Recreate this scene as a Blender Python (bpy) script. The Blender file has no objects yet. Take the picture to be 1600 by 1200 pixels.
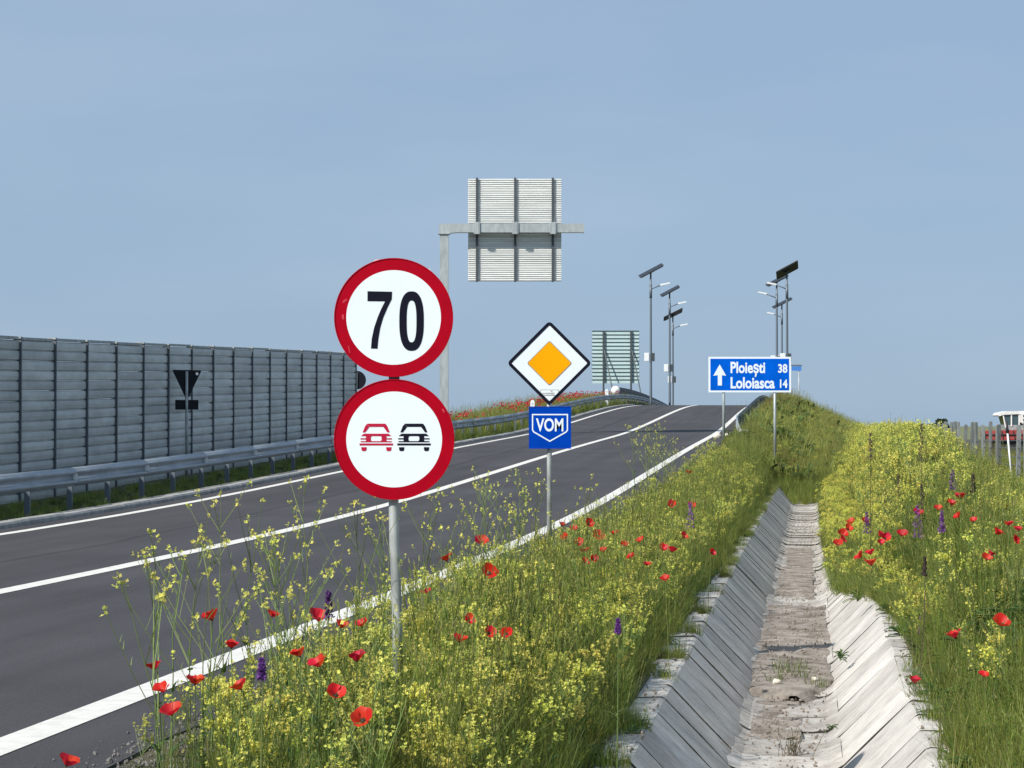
import bpy, bmesh, math, random
from mathutils import Vector, Matrix, Euler, noise
PI = math.pi
R = math.radians
random.seed(7)
S = bpy.context.scene
COL = S.collection

# ------------------------------------------------------------------ camera
CAMZ = 1.6
FPX = 3560.0
cd = bpy.data.cameras.new('camera')
cam = bpy.data.objects.new('camera', cd)
COL.objects.link(cam)
cam.location = (0, 0, CAMZ)
cam.rotation_euler = (R(90) + math.atan(65 / FPX), 0, 0)
cd.sensor_width = 36
cd.lens = 36 * FPX / 1600
cd.clip_start = 0.1
cd.clip_end = 9000
S.camera = cam

# ------------------------------------------------------------------ light
SUN = Vector((-0.575, -0.53, 0.625)).normalized()
w = bpy.data.worlds.new('World')
S.world = w
w.use_nodes = True
nt = w.node_tree
nt.nodes.clear()
wo = nt.nodes.new('ShaderNodeOutputWorld')
bg = nt.nodes.new('ShaderNodeBackground')
sky = nt.nodes.new('ShaderNodeTexSky')
sky.sky_type = 'NISHITA'
sky.sun_disc = False
sky.sun_elevation = math.asin(SUN.z)
sky.sun_rotation = math.atan2(SUN.x, SUN.y)
sky.air_density = 1.0
sky.dust_density = 0.6
sky.ozone_density = 2.5
sky.altitude = 100
# a high, thin, even veil takes the saturation and the brightness of the horizon down
mul = nt.nodes.new('ShaderNodeMix'); mul.data_type = 'RGBA'; mul.blend_type = 'MULTIPLY'
mul.inputs[0].default_value = 1.0
mul.inputs[7].default_value = (0.56, 0.66, 0.80, 1)
veil = nt.nodes.new('ShaderNodeMix'); veil.data_type = 'RGBA'
veil.inputs[0].default_value = 0.80
veil.inputs[7].default_value = (3.22, 4.42, 6.00, 1)
tc = nt.nodes.new('ShaderNodeTexCoord')
mp = nt.nodes.new('ShaderNodeMapping'); mp.inputs['Scale'].default_value = (2.2, 2.2, 9.0)
nz = nt.nodes.new('ShaderNodeTexNoise'); nz.inputs['Scale'].default_value = 1.6; nz.inputs['Detail'].default_value = 5
cr = nt.nodes.new('ShaderNodeMapRange'); cr.inputs[1].default_value = 0.45; cr.inputs[2].default_value = 0.8
cr.inputs[3].default_value = 0.0; cr.inputs[4].default_value = 0.28
cl = nt.nodes.new('ShaderNodeMix'); cl.data_type = 'RGBA'
cl.inputs[7].default_value = (5.0, 5.9, 7.0, 1)
L = nt.links.new
L(sky.outputs[0], mul.inputs[6]); L(mul.outputs[2], veil.inputs[6])
L(tc.outputs['Generated'], mp.inputs[0]); L(mp.outputs[0], nz.inputs['Vector']); L(nz.outputs['Fac'], cr.inputs[0])
L(cr.outputs[0], cl.inputs[0]); L(veil.outputs[2], cl.inputs[6]); L(cl.outputs[2], bg.inputs[0])
bg.inputs[1].default_value = 0.1
L(bg.outputs[0], wo.inputs[0])

sd = bpy.data.lights.new('sun', 'SUN')
sd.energy = 4.9
sd.angle = R(0.55)
sd.color = (1.0, 0.95, 0.87)
so = bpy.data.objects.new('sun', sd)
COL.objects.link(so)
so.rotation_euler = (-SUN).to_track_quat('-Z', 'Y').to_euler()
so.location = (0, 0, 60)

S.view_settings.view_transform = 'Standard'
S.view_settings.look = 'None'
S.view_settings.gamma = 1
S.view_settings.exposure = 0.14
S.view_settings.use_curve_mapping = False
S.cycles.max_bounces = 6
S.cycles.transparent_max_bounces = 8

# ------------------------------------------------------------------ materials
def mat(name, col, rough=0.7, metal=0.0, var=0.0, vscale=3.0, bump=0.0, bscale=40.0, col2=None, spec=0.5, rnd=0.0, trans=0.0, stretch=(1, 1, 1)):
    m = bpy.data.materials.new(name); m.use_nodes = True
    t = m.node_tree; n = t.nodes; l = t.links.new
    b = n['Principled BSDF']
    b.inputs['Roughness'].default_value = rough
    b.inputs['Metallic'].default_value = metal
    b.inputs['Specular IOR Level'].default_value = spec
    c = (*col, 1)
    b.inputs['Base Color'].default_value = c
    out = None
    if var > 0 or col2 or bump > 0:
        g = n.new('ShaderNodeNewGeometry')
        mpn = n.new('ShaderNodeMapping'); mpn.inputs['Scale'].default_value = stretch
        l(g.outputs['Position'], mpn.inputs[0])
    if var > 0 or col2:
        z = n.new('ShaderNodeTexNoise'); z.inputs['Scale'].default_value = vscale; z.inputs['Detail'].default_value = 6
        z.inputs['Roughness'].default_value = 0.62
        l(mpn.outputs[0], z.inputs['Vector'])
        mr = n.new('ShaderNodeMapRange'); mr.inputs[1].default_value = 0.35; mr.inputs[2].default_value = 0.65
        l(z.outputs['Fac'], mr.inputs[0])
        mx = n.new('ShaderNodeMix'); mx.data_type = 'RGBA'
        l(mr.outputs[0], mx.inputs[0])
        if col2: mx.inputs[6].default_value = c; mx.inputs[7].default_value = (*col2, 1)
        else:
            mx.inputs[6].default_value = tuple(x * (1 - var) for x in col) + (1,)
            mx.inputs[7].default_value = tuple(min(1, x * (1 + var)) for x in col) + (1,)
        out = mx.outputs[2]
    if rnd > 0:
        oi = n.new('ShaderNodeObjectInfo')
        h = n.new('ShaderNodeHueSaturation')
        a = n.new('ShaderNodeMapRange'); a.inputs[3].default_value = 1 - rnd; a.inputs[4].default_value = 1 + rnd
        l(oi.outputs['Random'], a.inputs[0]); l(a.outputs[0], h.inputs['Value'])
        mm = n.new('ShaderNodeMath'); mm.operation = 'MULTIPLY_ADD'; mm.inputs[1].default_value = 37.7; mm.inputs[2].default_value = 0
        fr = n.new('ShaderNodeMath'); fr.operation = 'FRACT'
        l(oi.outputs['Random'], mm.inputs[0]); l(mm.outputs[0], fr.inputs[0])
        a2 = n.new('ShaderNodeMapRange'); a2.inputs[3].default_value = 0.5 - rnd * 0.07; a2.inputs[4].default_value = 0.5 + rnd * 0.07
        l(fr.outputs[0], a2.inputs[0]); l(a2.outputs[0], h.inputs['Hue'])
        if out: l(out, h.inputs['Color'])
        else: h.inputs['Color'].default_value = c
        out = h.outputs[0]
    if out: l(out, b.inputs['Base Color'])
    if bump > 0:
        z2 = n.new('ShaderNodeTexNoise'); z2.inputs['Scale'].default_value = bscale; z2.inputs['Detail'].default_value = 4
        l(mpn.outputs[0], z2.inputs['Vector'])
        bp = n.new('ShaderNodeBump'); bp.inputs['Strength'].default_value = bump; bp.inputs['Distance'].default_value = 0.02
        l(z2.outputs['Fac'], bp.inputs['Height']); l(bp.outputs[0], b.inputs['Normal'])
    if trans > 0:
        tr = n.new('ShaderNodeBsdfTranslucent')
        if out: l(out, tr.inputs[0])
        else: tr.inputs[0].default_value = c
        ms = n.new('ShaderNodeMixShader'); ms.inputs[0].default_value = trans
        l(b.outputs[0], ms.inputs[1]); l(tr.outputs[0], ms.inputs[2]); l(ms.outputs[0], n['Material Output'].inputs[0])
    return m

def asphalt_material():
    m = bpy.data.materials.new('asphalt'); m.use_nodes = True
    t = m.node_tree; n = t.nodes; l = t.links.new; b = n['Principled BSDF']
    uv = n.new('ShaderNodeUVMap'); g = n.new('ShaderNodeNewGeometry')
    fine = n.new('ShaderNodeTexNoise'); fine.inputs['Scale'].default_value = 90; fine.inputs['Detail'].default_value = 3
    l(g.outputs['Position'], fine.inputs['Vector'])
    # long streaks of wear along the lanes: u across, v along
    mp_ = n.new('ShaderNodeMapping'); mp_.inputs['Scale'].default_value = (1.3, 0.035, 1)
    l(uv.outputs[0], mp_.inputs[0])
    st = n.new('ShaderNodeTexNoise'); st.inputs['Scale'].default_value = 1.6; st.inputs['Detail'].default_value = 5
    l(mp_.outputs[0], st.inputs['Vector'])
    big = n.new('ShaderNodeTexNoise'); big.inputs['Scale'].default_value = 0.35; big.inputs['Detail'].default_value = 4
    l(g.outputs['Position'], big.inputs['Vector'])
    a = n.new('ShaderNodeMapRange'); a.inputs[1].default_value = 0.3; a.inputs[2].default_value = 0.7; a.inputs[3].default_value = 0.86; a.inputs[4].default_value = 1.14
    l(st.outputs['Fac'], a.inputs[0])
    c = n.new('ShaderNodeMapRange'); c.inputs[1].default_value = 0.3; c.inputs[2].default_value = 0.7; c.inputs[3].default_value = 0.88; c.inputs[4].default_value = 1.14
    l(big.outputs['Fac'], c.inputs[0])
    e = n.new('ShaderNodeMapRange'); e.inputs[1].default_value = 0.3; e.inputs[2].default_value = 0.7; e.inputs[3].default_value = 0.72; e.inputs[4].default_value = 1.3
    l(fine.outputs['Fac'], e.inputs[0])
    m1 = n.new('ShaderNodeMath'); m1.operation = 'MULTIPLY'; l(a.outputs[0], m1.inputs[0]); l(c.outputs[0], m1.inputs[1])
    m2 = n.new('ShaderNodeMath'); m2.operation = 'MULTIPLY'; l(m1.outputs[0], m2.inputs[0]); l(e.outputs[0], m2.inputs[1])
    # a thin tar joint down the far lane
    sx = n.new('ShaderNodeSeparateXYZ'); l(uv.outputs[0], sx.inputs[0])
    wv = n.new('ShaderNodeTexNoise'); wv.inputs['Scale'].default_value = 0.25; l(g.outputs['Position'], wv.inputs['Vector'])
    wa = n.new('ShaderNodeMath'); wa.operation = 'MULTIPLY_ADD'; wa.inputs[1].default_value = 0.5; wa.inputs[2].default_value = 8.75; l(wv.outputs['Fac'], wa.inputs[0])
    df = n.new('ShaderNodeMath'); df.operation = 'ADD'; l(sx.outputs[0], df.inputs[0]); l(wa.outputs[0], df.inputs[1])
    ab = n.new('ShaderNodeMath'); ab.operation = 'ABSOLUTE'; l(df.outputs[0], ab.inputs[0])
    sm = n.new('ShaderNodeMapRange'); sm.inputs[1].default_value = 0.02; sm.inputs[2].default_value = 0.10; sm.inputs[3].default_value = 0.70; sm.inputs[4].default_value = 1.0
    l(ab.outputs[0], sm.inputs[0])
    m3 = n.new('ShaderNodeMath'); m3.operation = 'MULTIPLY'; l(m2.outputs[0], m3.inputs[0]); l(sm.outputs[0], m3.inputs[1])
    vm = n.new('ShaderNodeVectorMath'); vm.operation = 'SCALE'; vm.inputs[0].default_value = (0.062, 0.060, 0.063)
    l(m3.outputs[0], vm.inputs['Scale'])
    l(vm.outputs[0], b.inputs['Base Color'])
    b.inputs['Roughness'].default_value = 0.85
    b.inputs['Specular IOR Level'].default_value = 0.25
    bp = n.new('ShaderNodeBump'); bp.inputs['Strength'].default_value = 0.5; bp.inputs['Distance'].default_value = 0.006
    l(fine.outputs['Fac'], bp.inputs['Height']); l(bp.outputs[0], b.inputs['Normal'])
    return m

def concrete_material():
    m = bpy.data.materials.new('ditch_concrete'); m.use_nodes = True
    t = m.node_tree; n = t.nodes; l = t.links.new; b = n['Principled BSDF']
    g = n.new('ShaderNodeNewGeometry'); oi = n.new('ShaderNodeObjectInfo')
    def noi(sc, det=6, stretch=None, ro=0.6):
        z = n.new('ShaderNodeTexNoise'); z.inputs['Scale'].default_value = sc; z.inputs['Detail'].default_value = det; z.inputs['Roughness'].default_value = ro
        if stretch:
            q = n.new('ShaderNodeMapping'); q.inputs['Scale'].default_value = stretch; l(g.outputs['Position'], q.inputs[0]); l(q.outputs[0], z.inputs['Vector'])
        else: l(g.outputs['Position'], z.inputs['Vector'])
        return z.outputs['Fac']
    def mr(x, a, b_, c, d):
        q = n.new('ShaderNodeMapRange'); q.inputs[1].default_value = a; q.inputs[2].default_value = b_; q.inputs[3].default_value = c; q.inputs[4].default_value = d
        l(x, q.inputs[0]); return q.outputs[0]
    def mix(f, a, b_):
        q = n.new('ShaderNodeMix'); q.data_type = 'RGBA'; l(f, q.inputs[0])
        for i, x in ((6, a), (7, b_)):
            if isinstance(x, tuple): q.inputs[i].default_value = (*x, 1)
            else: l(x, q.inputs[i])
        return q.outputs[2]
    base = mix(mr(noi(1.2), 0.35, 0.65, 0, 1), (0.46, 0.435, 0.40), (0.65, 0.62, 0.575))
    base = mix(mr(noi(7, 8), 0.50, 0.72, 0, 0.55), base, (0.30, 0.27, 0.24))
    base = mix(mr(noi(2.6, 9, (1, 9, 1), 0.7), 0.50, 0.75, 0, 0.6), base, (0.30, 0.275, 0.25))     # run-off streaks down the banks
    base = mix(mr(noi(45, 3), 0.62, 0.72, 0, 0.5), base, (0.16, 0.14, 0.12))
    sx = n.new('ShaderNodeSeparateXYZ'); l(g.outputs['Position'], sx.inputs[0])
    low = mr(sx.outputs[2], -0.92, -0.78, 0.55, 0.0)                                          # silt washed to the bottom
    lm = n.new('ShaderNodeMath'); lm.operation = 'MULTIPLY'; l(low, lm.inputs[0]); l(mr(noi(3.5, 6), 0.35, 0.62, 0, 1), lm.inputs[1])
    base = mix(lm.outputs[0], base, (0.27, 0.23, 0.19))
    h = n.new('ShaderNodeHueSaturation'); l(mr(oi.outputs['Random'], 0, 1, 0.86, 1.12), h.inputs['Value']); l(base, h.inputs['Color'])
    l(h.outputs[0], b.inputs['Base Color'])
    b.inputs['Roughness'].default_value = 0.9; b.inputs['Specular IOR Level'].default_value = 0.2
    bp = n.new('ShaderNodeBump'); bp.inputs['Strength'].default_value = 0.55; bp.inputs['Distance'].default_value = 0.015
    l(noi(28, 6), bp.inputs['Height']); l(bp.outputs[0], b.inputs['Normal'])
    return m

M = {}
M['asphalt'] = asphalt_material()
M['concrete'] = concrete_material()
M['joint'] = mat('dark_joint', (0.045, 0.042, 0.034), 0.95, var=0.4, vscale=30)  # mossy dirt tone on the slab ends, keeping the sunlit gaps dark
M['paint'] = mat('road_paint', (0.74, 0.72, 0.66), 0.7, var=0.10, vscale=9, bump=0.3, bscale=120)
M['soil'] = mat('verge_soil', (0.085, 0.072, 0.035), 0.95, col2=(0.05, 0.06, 0.018), vscale=2.5, bump=0.6, bscale=30)
M['field'] = mat('field', (0.20, 0.19, 0.10), 0.95, col2=(0.12, 0.15, 0.05), vscale=0.05)
M['silt'] = mat('silt', (0.15, 0.12, 0.095), 0.95, col2=(0.38, 0.335, 0.29), vscale=3.2, bump=0.8, bscale=25)
M['gravel'] = mat('gravel', (0.20, 0.19, 0.175), 0.9, var=0.4, vscale=60, rnd=0.3)
M['kerb'] = mat('kerb_concrete', (0.33, 0.32, 0.30), 0.9, var=0.25, vscale=5, bump=0.4, rnd=0.12)
M['galv'] = mat('galvanised_steel', (0.42, 0.46, 0.47), 0.5, 0.35, var=0.16, vscale=6, stretch=(1, 1, 0.3))
M['galv_old'] = mat('weathered_galvanised_steel', (0.36, 0.38, 0.37), 0.6, 0.25, var=0.3, vscale=12, stretch=(1, 1, 0.35))
M['rail'] = mat('guardrail_steel', (0.30, 0.34, 0.38), 0.5, 0.4, var=0.12, vscale=2)
M['dark_rail'] = mat('dark_parapet_steel', (0.065, 0.075, 0.085), 0.6, 0.2, var=0.2, vscale=2)
M['wallpanel'] = mat('barrier_aluminium', (0.44, 0.46, 0.45), 0.42, 0.25, var=0.16, vscale=1.1, rnd=0.16, stretch=(1, 1, 3), bump=0.08, bscale=3)
M['wallpost'] = mat('barrier_post_steel', (0.11, 0.125, 0.14), 0.6, 0.2, var=0.2)
M['red'] = mat('sign_red', (0.37, 0.0, 0.011), 0.38, spec=0.12, var=0.08, vscale=8)
M['scuffed'] = mat('scuffed_metal', (0.75, 0.55, 0.58), 0.5)
M['scuffed_red'] = mat('scuffed_red', (0.55, 0.03, 0.06), 0.5)
M['pinkred'] = mat('pictogram_red', (0.46, 0.015, 0.05), 0.4, spec=0.12)
M['white'] = mat('sign_white', (0.76, 0.83, 0.87), 0.42, spec=0.2, var=0.02, vscale=5)
M['black'] = mat('sign_black', (0.008, 0.008, 0.018), 0.45, spec=0.12)
M['orange'] = mat('sign_orange', (1.0, 0.37, 0.0), 0.4, spec=0.12, var=0.03)
M['greyline'] = mat('sign_outline_grey', (0.25, 0.22, 0.17), 0.5)
M['blue'] = mat('sign_blue', (0.0, 0.052, 0.42), 0.38, spec=0.06, var=0.12, vscale=3)
M['blue2'] = mat('direction_sign_blue', (0.0, 0.105, 0.60), 0.38, spec=0.06, var=0.12, vscale=2)
M['signback'] = mat('sign_back_dark', (0.012, 0.014, 0.02), 0.5, spec=0.12)
M['sticker'] = mat('sticker', (0.42, 0.42, 0.42), 0.5, var=0.4, vscale=160)
M['plank'] = mat('panel_back_aluminium', (0.72, 0.73, 0.71), 0.5, 0.0, var=0.08, vscale=2, rnd=0.07, stretch=(0.3, 1, 4))
M['plank_haze'] = mat('far_panel_haze_tint', (0.50, 0.66, 0.66), 0.5, 0.0, var=0.05, vscale=1, rnd=0.05)  # distance haze put into the panel colour as a pale green-grey
M['darksteel'] = mat('dark_steel', (0.07, 0.085, 0.095), 0.55, 0.3)
M['pole_dark'] = mat('lamp_pole_steel', (0.14, 0.17, 0.20), 0.5, 0.3)
M['solar'] = mat('solar_panel', (0.016, 0.018, 0.026), 0.25)
M['solar_frame'] = mat('solar_frame', (0.12, 0.13, 0.13), 0.4, 0.4)
M['whiteplastic'] = mat('white_plastic', (0.80, 0.82, 0.82), 0.4)
M['paleblue'] = mat('pale_blue_sign', (0.06, 0.22, 0.62), 0.5)
M['postwood'] = mat('fence_post', (0.17, 0.185, 0.18), 0.85, var=0.35, vscale=9, stretch=(1, 1, 0.2), rnd=0.2)
M['wire'] = mat('fence_wire', (0.18, 0.19, 0.19), 0.5, 0.5)
M['machine_white'] = mat('machine_white_paint', (0.75, 0.76, 0.74), 0.4, var=0.06)
M['machine_red'] = mat('machine_red_paint', (0.38, 0.06, 0.055), 0.45, var=0.15)
M['machine_dark'] = mat('machine_dark', (0.03, 0.032, 0.035), 0.7)
M['glass'] = mat('cab_glass', (0.05, 0.09, 0.10), 0.08, 0.0, spec=0.8)
M['stone'] = mat('pale_stone', (0.62, 0.58, 0.50), 0.9, var=0.2, vscale=14)
# vegetation
M['grass'] = mat('grass_blades', (0.19, 0.245, 0.045), 0.5, rnd=0.42, trans=0.42, spec=0.35)
M['grass2'] = mat('far_grass_blades', (0.30, 0.33, 0.085), 0.6, rnd=0.42, trans=0.4, spec=0.2)
M['dry'] = mat('dry_grass_blades', (0.31, 0.30, 0.11), 0.7, rnd=0.35, trans=0.35, spec=0.2)
M['rust'] = mat('rusty_dock', (0.22, 0.085, 0.035), 0.8, rnd=0.3, trans=0.2)
M['leaf'] = mat('weed_leaf', (0.075, 0.135, 0.032), 0.5, rnd=0.35, trans=0.35, spec=0.4)
M['stem'] = mat('weed_stem', (0.16, 0.22, 0.055), 0.6, rnd=0.25, trans=0.2)
M['pod'] = mat('weed_pod', (0.17, 0.25, 0.06), 0.6, rnd=0.25, trans=0.3)
M['yellow'] = mat('yellow_petals', (0.80, 0.76, 0.16), 0.6, rnd=0.22, trans=0.4)
M['lime'] = mat('lime_buds', (0.55, 0.60, 0.14), 0.6, rnd=0.25, trans=0.35)
M['poppy'] = mat('poppy_petal', (0.66, 0.012, 0.010), 0.55, rnd=0.16, trans=0.38)
M['poppy_centre'] = mat('poppy_centre', (0.02, 0.022, 0.012), 0.7)
M['purple'] = mat('purple_florets', (0.20, 0.07, 0.30), 0.7, rnd=0.3, trans=0.3)
M['brownspike'] = mat('dead_seed_spike', (0.075, 0.05, 0.045), 0.9, rnd=0.3, trans=0.1)
M['twig'] = mat('dry_twig', (0.15, 0.12, 0.085), 0.8, rnd=0.3)
M['treeleaf'] = mat('tree_leaf', (0.035, 0.06, 0.02), 0.7, rnd=0.2, trans=0.2)
M['bark'] = mat('bark', (0.10, 0.08, 0.06), 0.9)

# ------------------------------------------------------------------ helpers
class MB:
    def __init__(s): s.v = []; s.f = []; s.m = []
    def add(s, vs, fs, m=0):
        o = len(s.v); s.v += [tuple(x) for x in vs]; s.f += [tuple(i + o for i in f) for f in fs]; s.m += [m] * len(fs)
    def box(s, c, d, m=0, rot=None):
        x, y, z = d[0] / 2, d[1] / 2, d[2] / 2
        vs = [Vector((i * x, j * y, k * z)) for i in (-1, 1) for j in (-1, 1) for k in (-1, 1)]
        if rot is not None:
            e = rot if isinstance(rot, Matrix) else Euler(rot).to_matrix()
            vs = [e @ q for q in vs]
        c = Vector(c)
        s.add([q + c for q in vs], [(0, 1, 3, 2), (4, 6, 7, 5), (0, 4, 5, 1), (2, 3, 7, 6), (0, 2, 6, 4), (1, 5, 7, 3)], m)
    def tube(s, pts, rad, n=6, m=0, cap=True):
        pts = [Vector(p) for p in pts]
        if not hasattr(rad, '__len__'): rad = [rad] * len(pts)
        vs = []; fs = []
        for i, p in enumerate(pts):
            d = (pts[min(i + 1, len(pts) - 1)] - pts[max(i - 1, 0)])
            if d.length < 1e-9: d = Vector((0, 0, 1))
            d.normalize()
            a = Vector((1, 0, 0)) if abs(d.x) < 0.9 else Vector((0, 1, 0))
            u = d.cross(a).normalized(); q = d.cross(u)
            for k in range(n):
                t = 2 * PI * k / n
                vs.append(p + (u * math.cos(t) + q * math.sin(t)) * rad[i])
        for i in range(len(pts) - 1):
            for k in range(n):
                a = i * n + k; b = i * n + (k + 1) % n
                fs.append((a, b, b + n, a + n))
        if cap and n > 2:
            fs.append(tuple(range(n - 1, -1, -1))); fs.append(tuple(range(len(vs) - n, len(vs))))
        s.add(vs, fs, m)
    def prism(s, poly, y0, y1, m=0):                       # polygon in x, z, extruded along y
        n = len(poly)
        vs = [(p[0], y0, p[1]) for p in poly] + [(p[0], y1, p[1]) for p in poly]
        fs = [tuple(range(n)), tuple(range(2 * n - 1, n - 1, -1))] + [(i, i + n, (i + 1) % n + n, (i + 1) % n) for i in range(n)]
        s.add(vs, fs, m)
    def ring(s, outer, inner, y0, y1, m=0):
        n = len(outer)
        vs = [(p[0], y, p[1]) for y in (y0, y1) for r in (outer, inner) for p in r]
        fs = []
        for i in range(n):
            j = (i + 1) % n
            fs += [(i, j, n + j, n + i), (2 * n + i, 3 * n + i, 3 * n + j, 2 * n + j), (i, 2 * n + i, 2 * n + j, j), (n + i, n + j, 3 * n + j, 3 * n + i)]
        s.add(vs, fs, m)
    def mesh(s, name, mats, smooth=False):
        me = bpy.data.meshes.new(name)
        me.from_pydata(s.v, [], s.f)
        if not isinstance(mats, (list, tuple)): mats = [mats]
        for x in mats: me.materials.append(M[x] if isinstance(x, str) else x)
        me.polygons.foreach_set('material_index', s.m)
        if smooth: me.polygons.foreach_set('use_smooth', [True] * len(s.f))
        me.update()
        return me
    def build(s, name, mats, parent=None, smooth=False, loc=None, fix=False):
        me = s.mesh(name, mats, smooth)
        if fix:
            bm = bmesh.new(); bm.from_mesh(me); bmesh.ops.recalc_face_normals(bm, faces=bm.faces); bm.to_mesh(me); bm.free()
        return link(name, me, parent, loc)

def link(name, me, parent=None, loc=None, rot=None):
    o = bpy.data.objects.new(name, me); COL.objects.link(o)
    if parent is not None: o.parent = parent
    if loc is not None: o.location = loc
    if rot is not None: o.rotation_euler = rot
    return o
def thing(name, label, cat, loc=(0, 0, 0), rot=(0, 0, 0), group=None):
    o = bpy.data.objects.new(name, None); o.empty_display_size = 0.2; COL.objects.link(o)
    o.location = loc; o.rotation_euler = rot
    o['label'] = label; o['category'] = cat
    if group: o['group'] = group
    return o
def tag(o, label, cat, group=None):
    o['label'] = label; o['category'] = cat
    if group: o['group'] = group
    return o
def kind(o, k): o['kind'] = k; return o
def copy_tree(o, parent=None):
    c = o.copy(); COL.objects.link(c); c.parent = parent
    for ch in list(o.children): copy_tree(ch, c)
    return c

K = (1266 - 800) / FPX                     # the road leaves the camera axis by this tangent
RZ = -math.atan(K)
def W(x0, y, z): return Vector((x0 + K * y, y, z))
def interp(tab, y):
    if y <= tab[0][0]: return tab[0][1]
    for (a, va), (b, vb) in zip(tab, tab[1:]):
        if y <= b: return va + (vb - va) * (y - a) / (b - a)
    return tab[-1][1]
_prof = [(-40, .14), (0, .14), (10, .12), (20, .07), (32, .10), (41, .22), (50, .43), (66, .80), (80, 1.08), (92, 1.30), (105, 1.72),
         (120, 2.24), (135, 2.70), (150, 2.97), (165, 3.02), (180, 2.88), (200, 2.50), (230, 1.75), (270, .6), (320, -.5), (360, -.9), (700, -.9)]
def zr(y):
    s = 4.0
    return sum(interp(_prof, y + d * s) * wt for d, wt in ((-2, .1), (-1, .22), (0, .36), (1, .22), (2, .1)))
def sstep(a, b, x):
    t = max(0, min(1, (x - a) / (b - a))); return t * t * (3 - 2 * t)
def lerp(a, b, t): return a + (b - a) * t
DITCH_END = 77
def ground(x, y):
    """height of the earth surface; x = distance from the road line through the camera foot"""
    base = -1.1
    n = noise.noise((x * 0.9, y * 0.5, 3.1)) * 0.07 + noise.noise((x * 2.6, y * 1.9, 8.1)) * 0.025
    if x > -3: n = (n + .03) * sstep(-2.9, -2.4, x)
    if x < -16.2:
        g = max(base, zr(y) - 0.05 - (-16.2 - x) * 0.5)
        return g
    if x < -11.55: return zr(y) - 0.04 + (n * 0.5 if x < -11.8 else 0)
    if x < -3.22: return zr(y) - 0.10
    if x < -2.95: return zr(y) - 0.014
    plat = lerp(-2.95, -1.35, sstep(85, 118, y))
    toe = -0.42
    if y < DITCH_END and -1.27 < x < 0.86: return base + 0.02
    # right-hand bank beyond the ditch
    rise = lerp(0.25, 0.66, sstep(15, 42, y))
    ce = max(1.75, min(3.7, .0475 * y)); fl = -0.06                      # the berm runs slightly askew to the ditch
    if x < ce: rb = lerp(toe, rise, sstep(0.85, 1.75, x))
    elif x < 6.6: rb = lerp(rise, fl, sstep(ce, ce + 1.15, x))
    else: rb = lerp(fl, base, sstep(6.6, 11, x))
    far = sstep(90, 150, y)
    rb = lerp(rb, base, far)
    top = zr(y) - 0.015
    s_near = (top - toe) / 1.55
    s = lerp(s_near, 0.45, sstep(68, 95, y))
    sl = top - max(0, x - plat) * s
    if y < DITCH_END:
        g = sl if x <= -1.2 else rb
        g = max(g, toe) if x <= -1.2 else g
    else: g = max(sl, rb)
    return g + n

def ray(u, v, hf, lim=(5, 90), xmin=-99):
    """where the line of sight through photo pixel u, v comes down to hf above the earth"""
    y = lim[0]
    while y < lim[1]:
        x = (u - 800) / FPX * y - K * y; z = CAMZ - (v - 665) / FPX * y
        if z <= (ground(x, y) if not -1.4 < x < 1.12 else ZT) + hf: return x, y, z
        y += 0.1
    return x, y, z

# ================================================================== SETTING
# ---- earth
def grid(xs, ys, fz, uvs=False):
    vs = [tuple(W(x, y, fz(x, y))) for y in ys for x in xs]
    nx = len(xs); fs = [(j * nx + i, j * nx + i + 1, (j + 1) * nx + i + 1, (j + 1) * nx + i) for j in range(len(ys) - 1) for i in range(nx - 1)]
    return vs, fs
def frange(a, b, s):
    r = []; x = a
    while x < b - 1e-6: r.append(round(x, 4)); x += s
    return r
xs = frange(-60, -18, 6) + frange(-18, -11.6, 0.8) + [-11.6, -11.5, -3.24, -3.20, -2.96, -2.94] + frange(-2.8, -1.3, 0.2) + [-1.28, -1.26] + frange(-1.1, .8, 0.4) + [.85, .87] + frange(1.0, 8, 0.25) + frange(8, 14, 1) + frange(14, 64, 10)
ys = frange(-30, 5, 5) + frange(5, 76.9, 0.5) + [76.95, 77.05] + frange(77.5, 200, 1.5) + frange(200, 440, 8)
vs, fs = grid(xs, ys, ground)
me = bpy.data.meshes.new('ground'); me.from_pydata(vs, [], fs); me.materials.append(M['soil']); me.update()
me.polygons.foreach_set('use_smooth', [True] * len(fs))
kind(link('ground', me), 'structure')
b = MB(); st = 500
for i in range(-12, 12):
    for j in range(-2, 16):
        b.add([(i * st, j * st, -1.16), ((i + 1) * st, j * st, -1.16), ((i + 1) * st, (j + 1) * st, -1.16), (i * st, (j + 1) * st, -1.16)], [(0, 1, 2, 3)])
kind(b.build('field', 'field'), 'structure')

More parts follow.
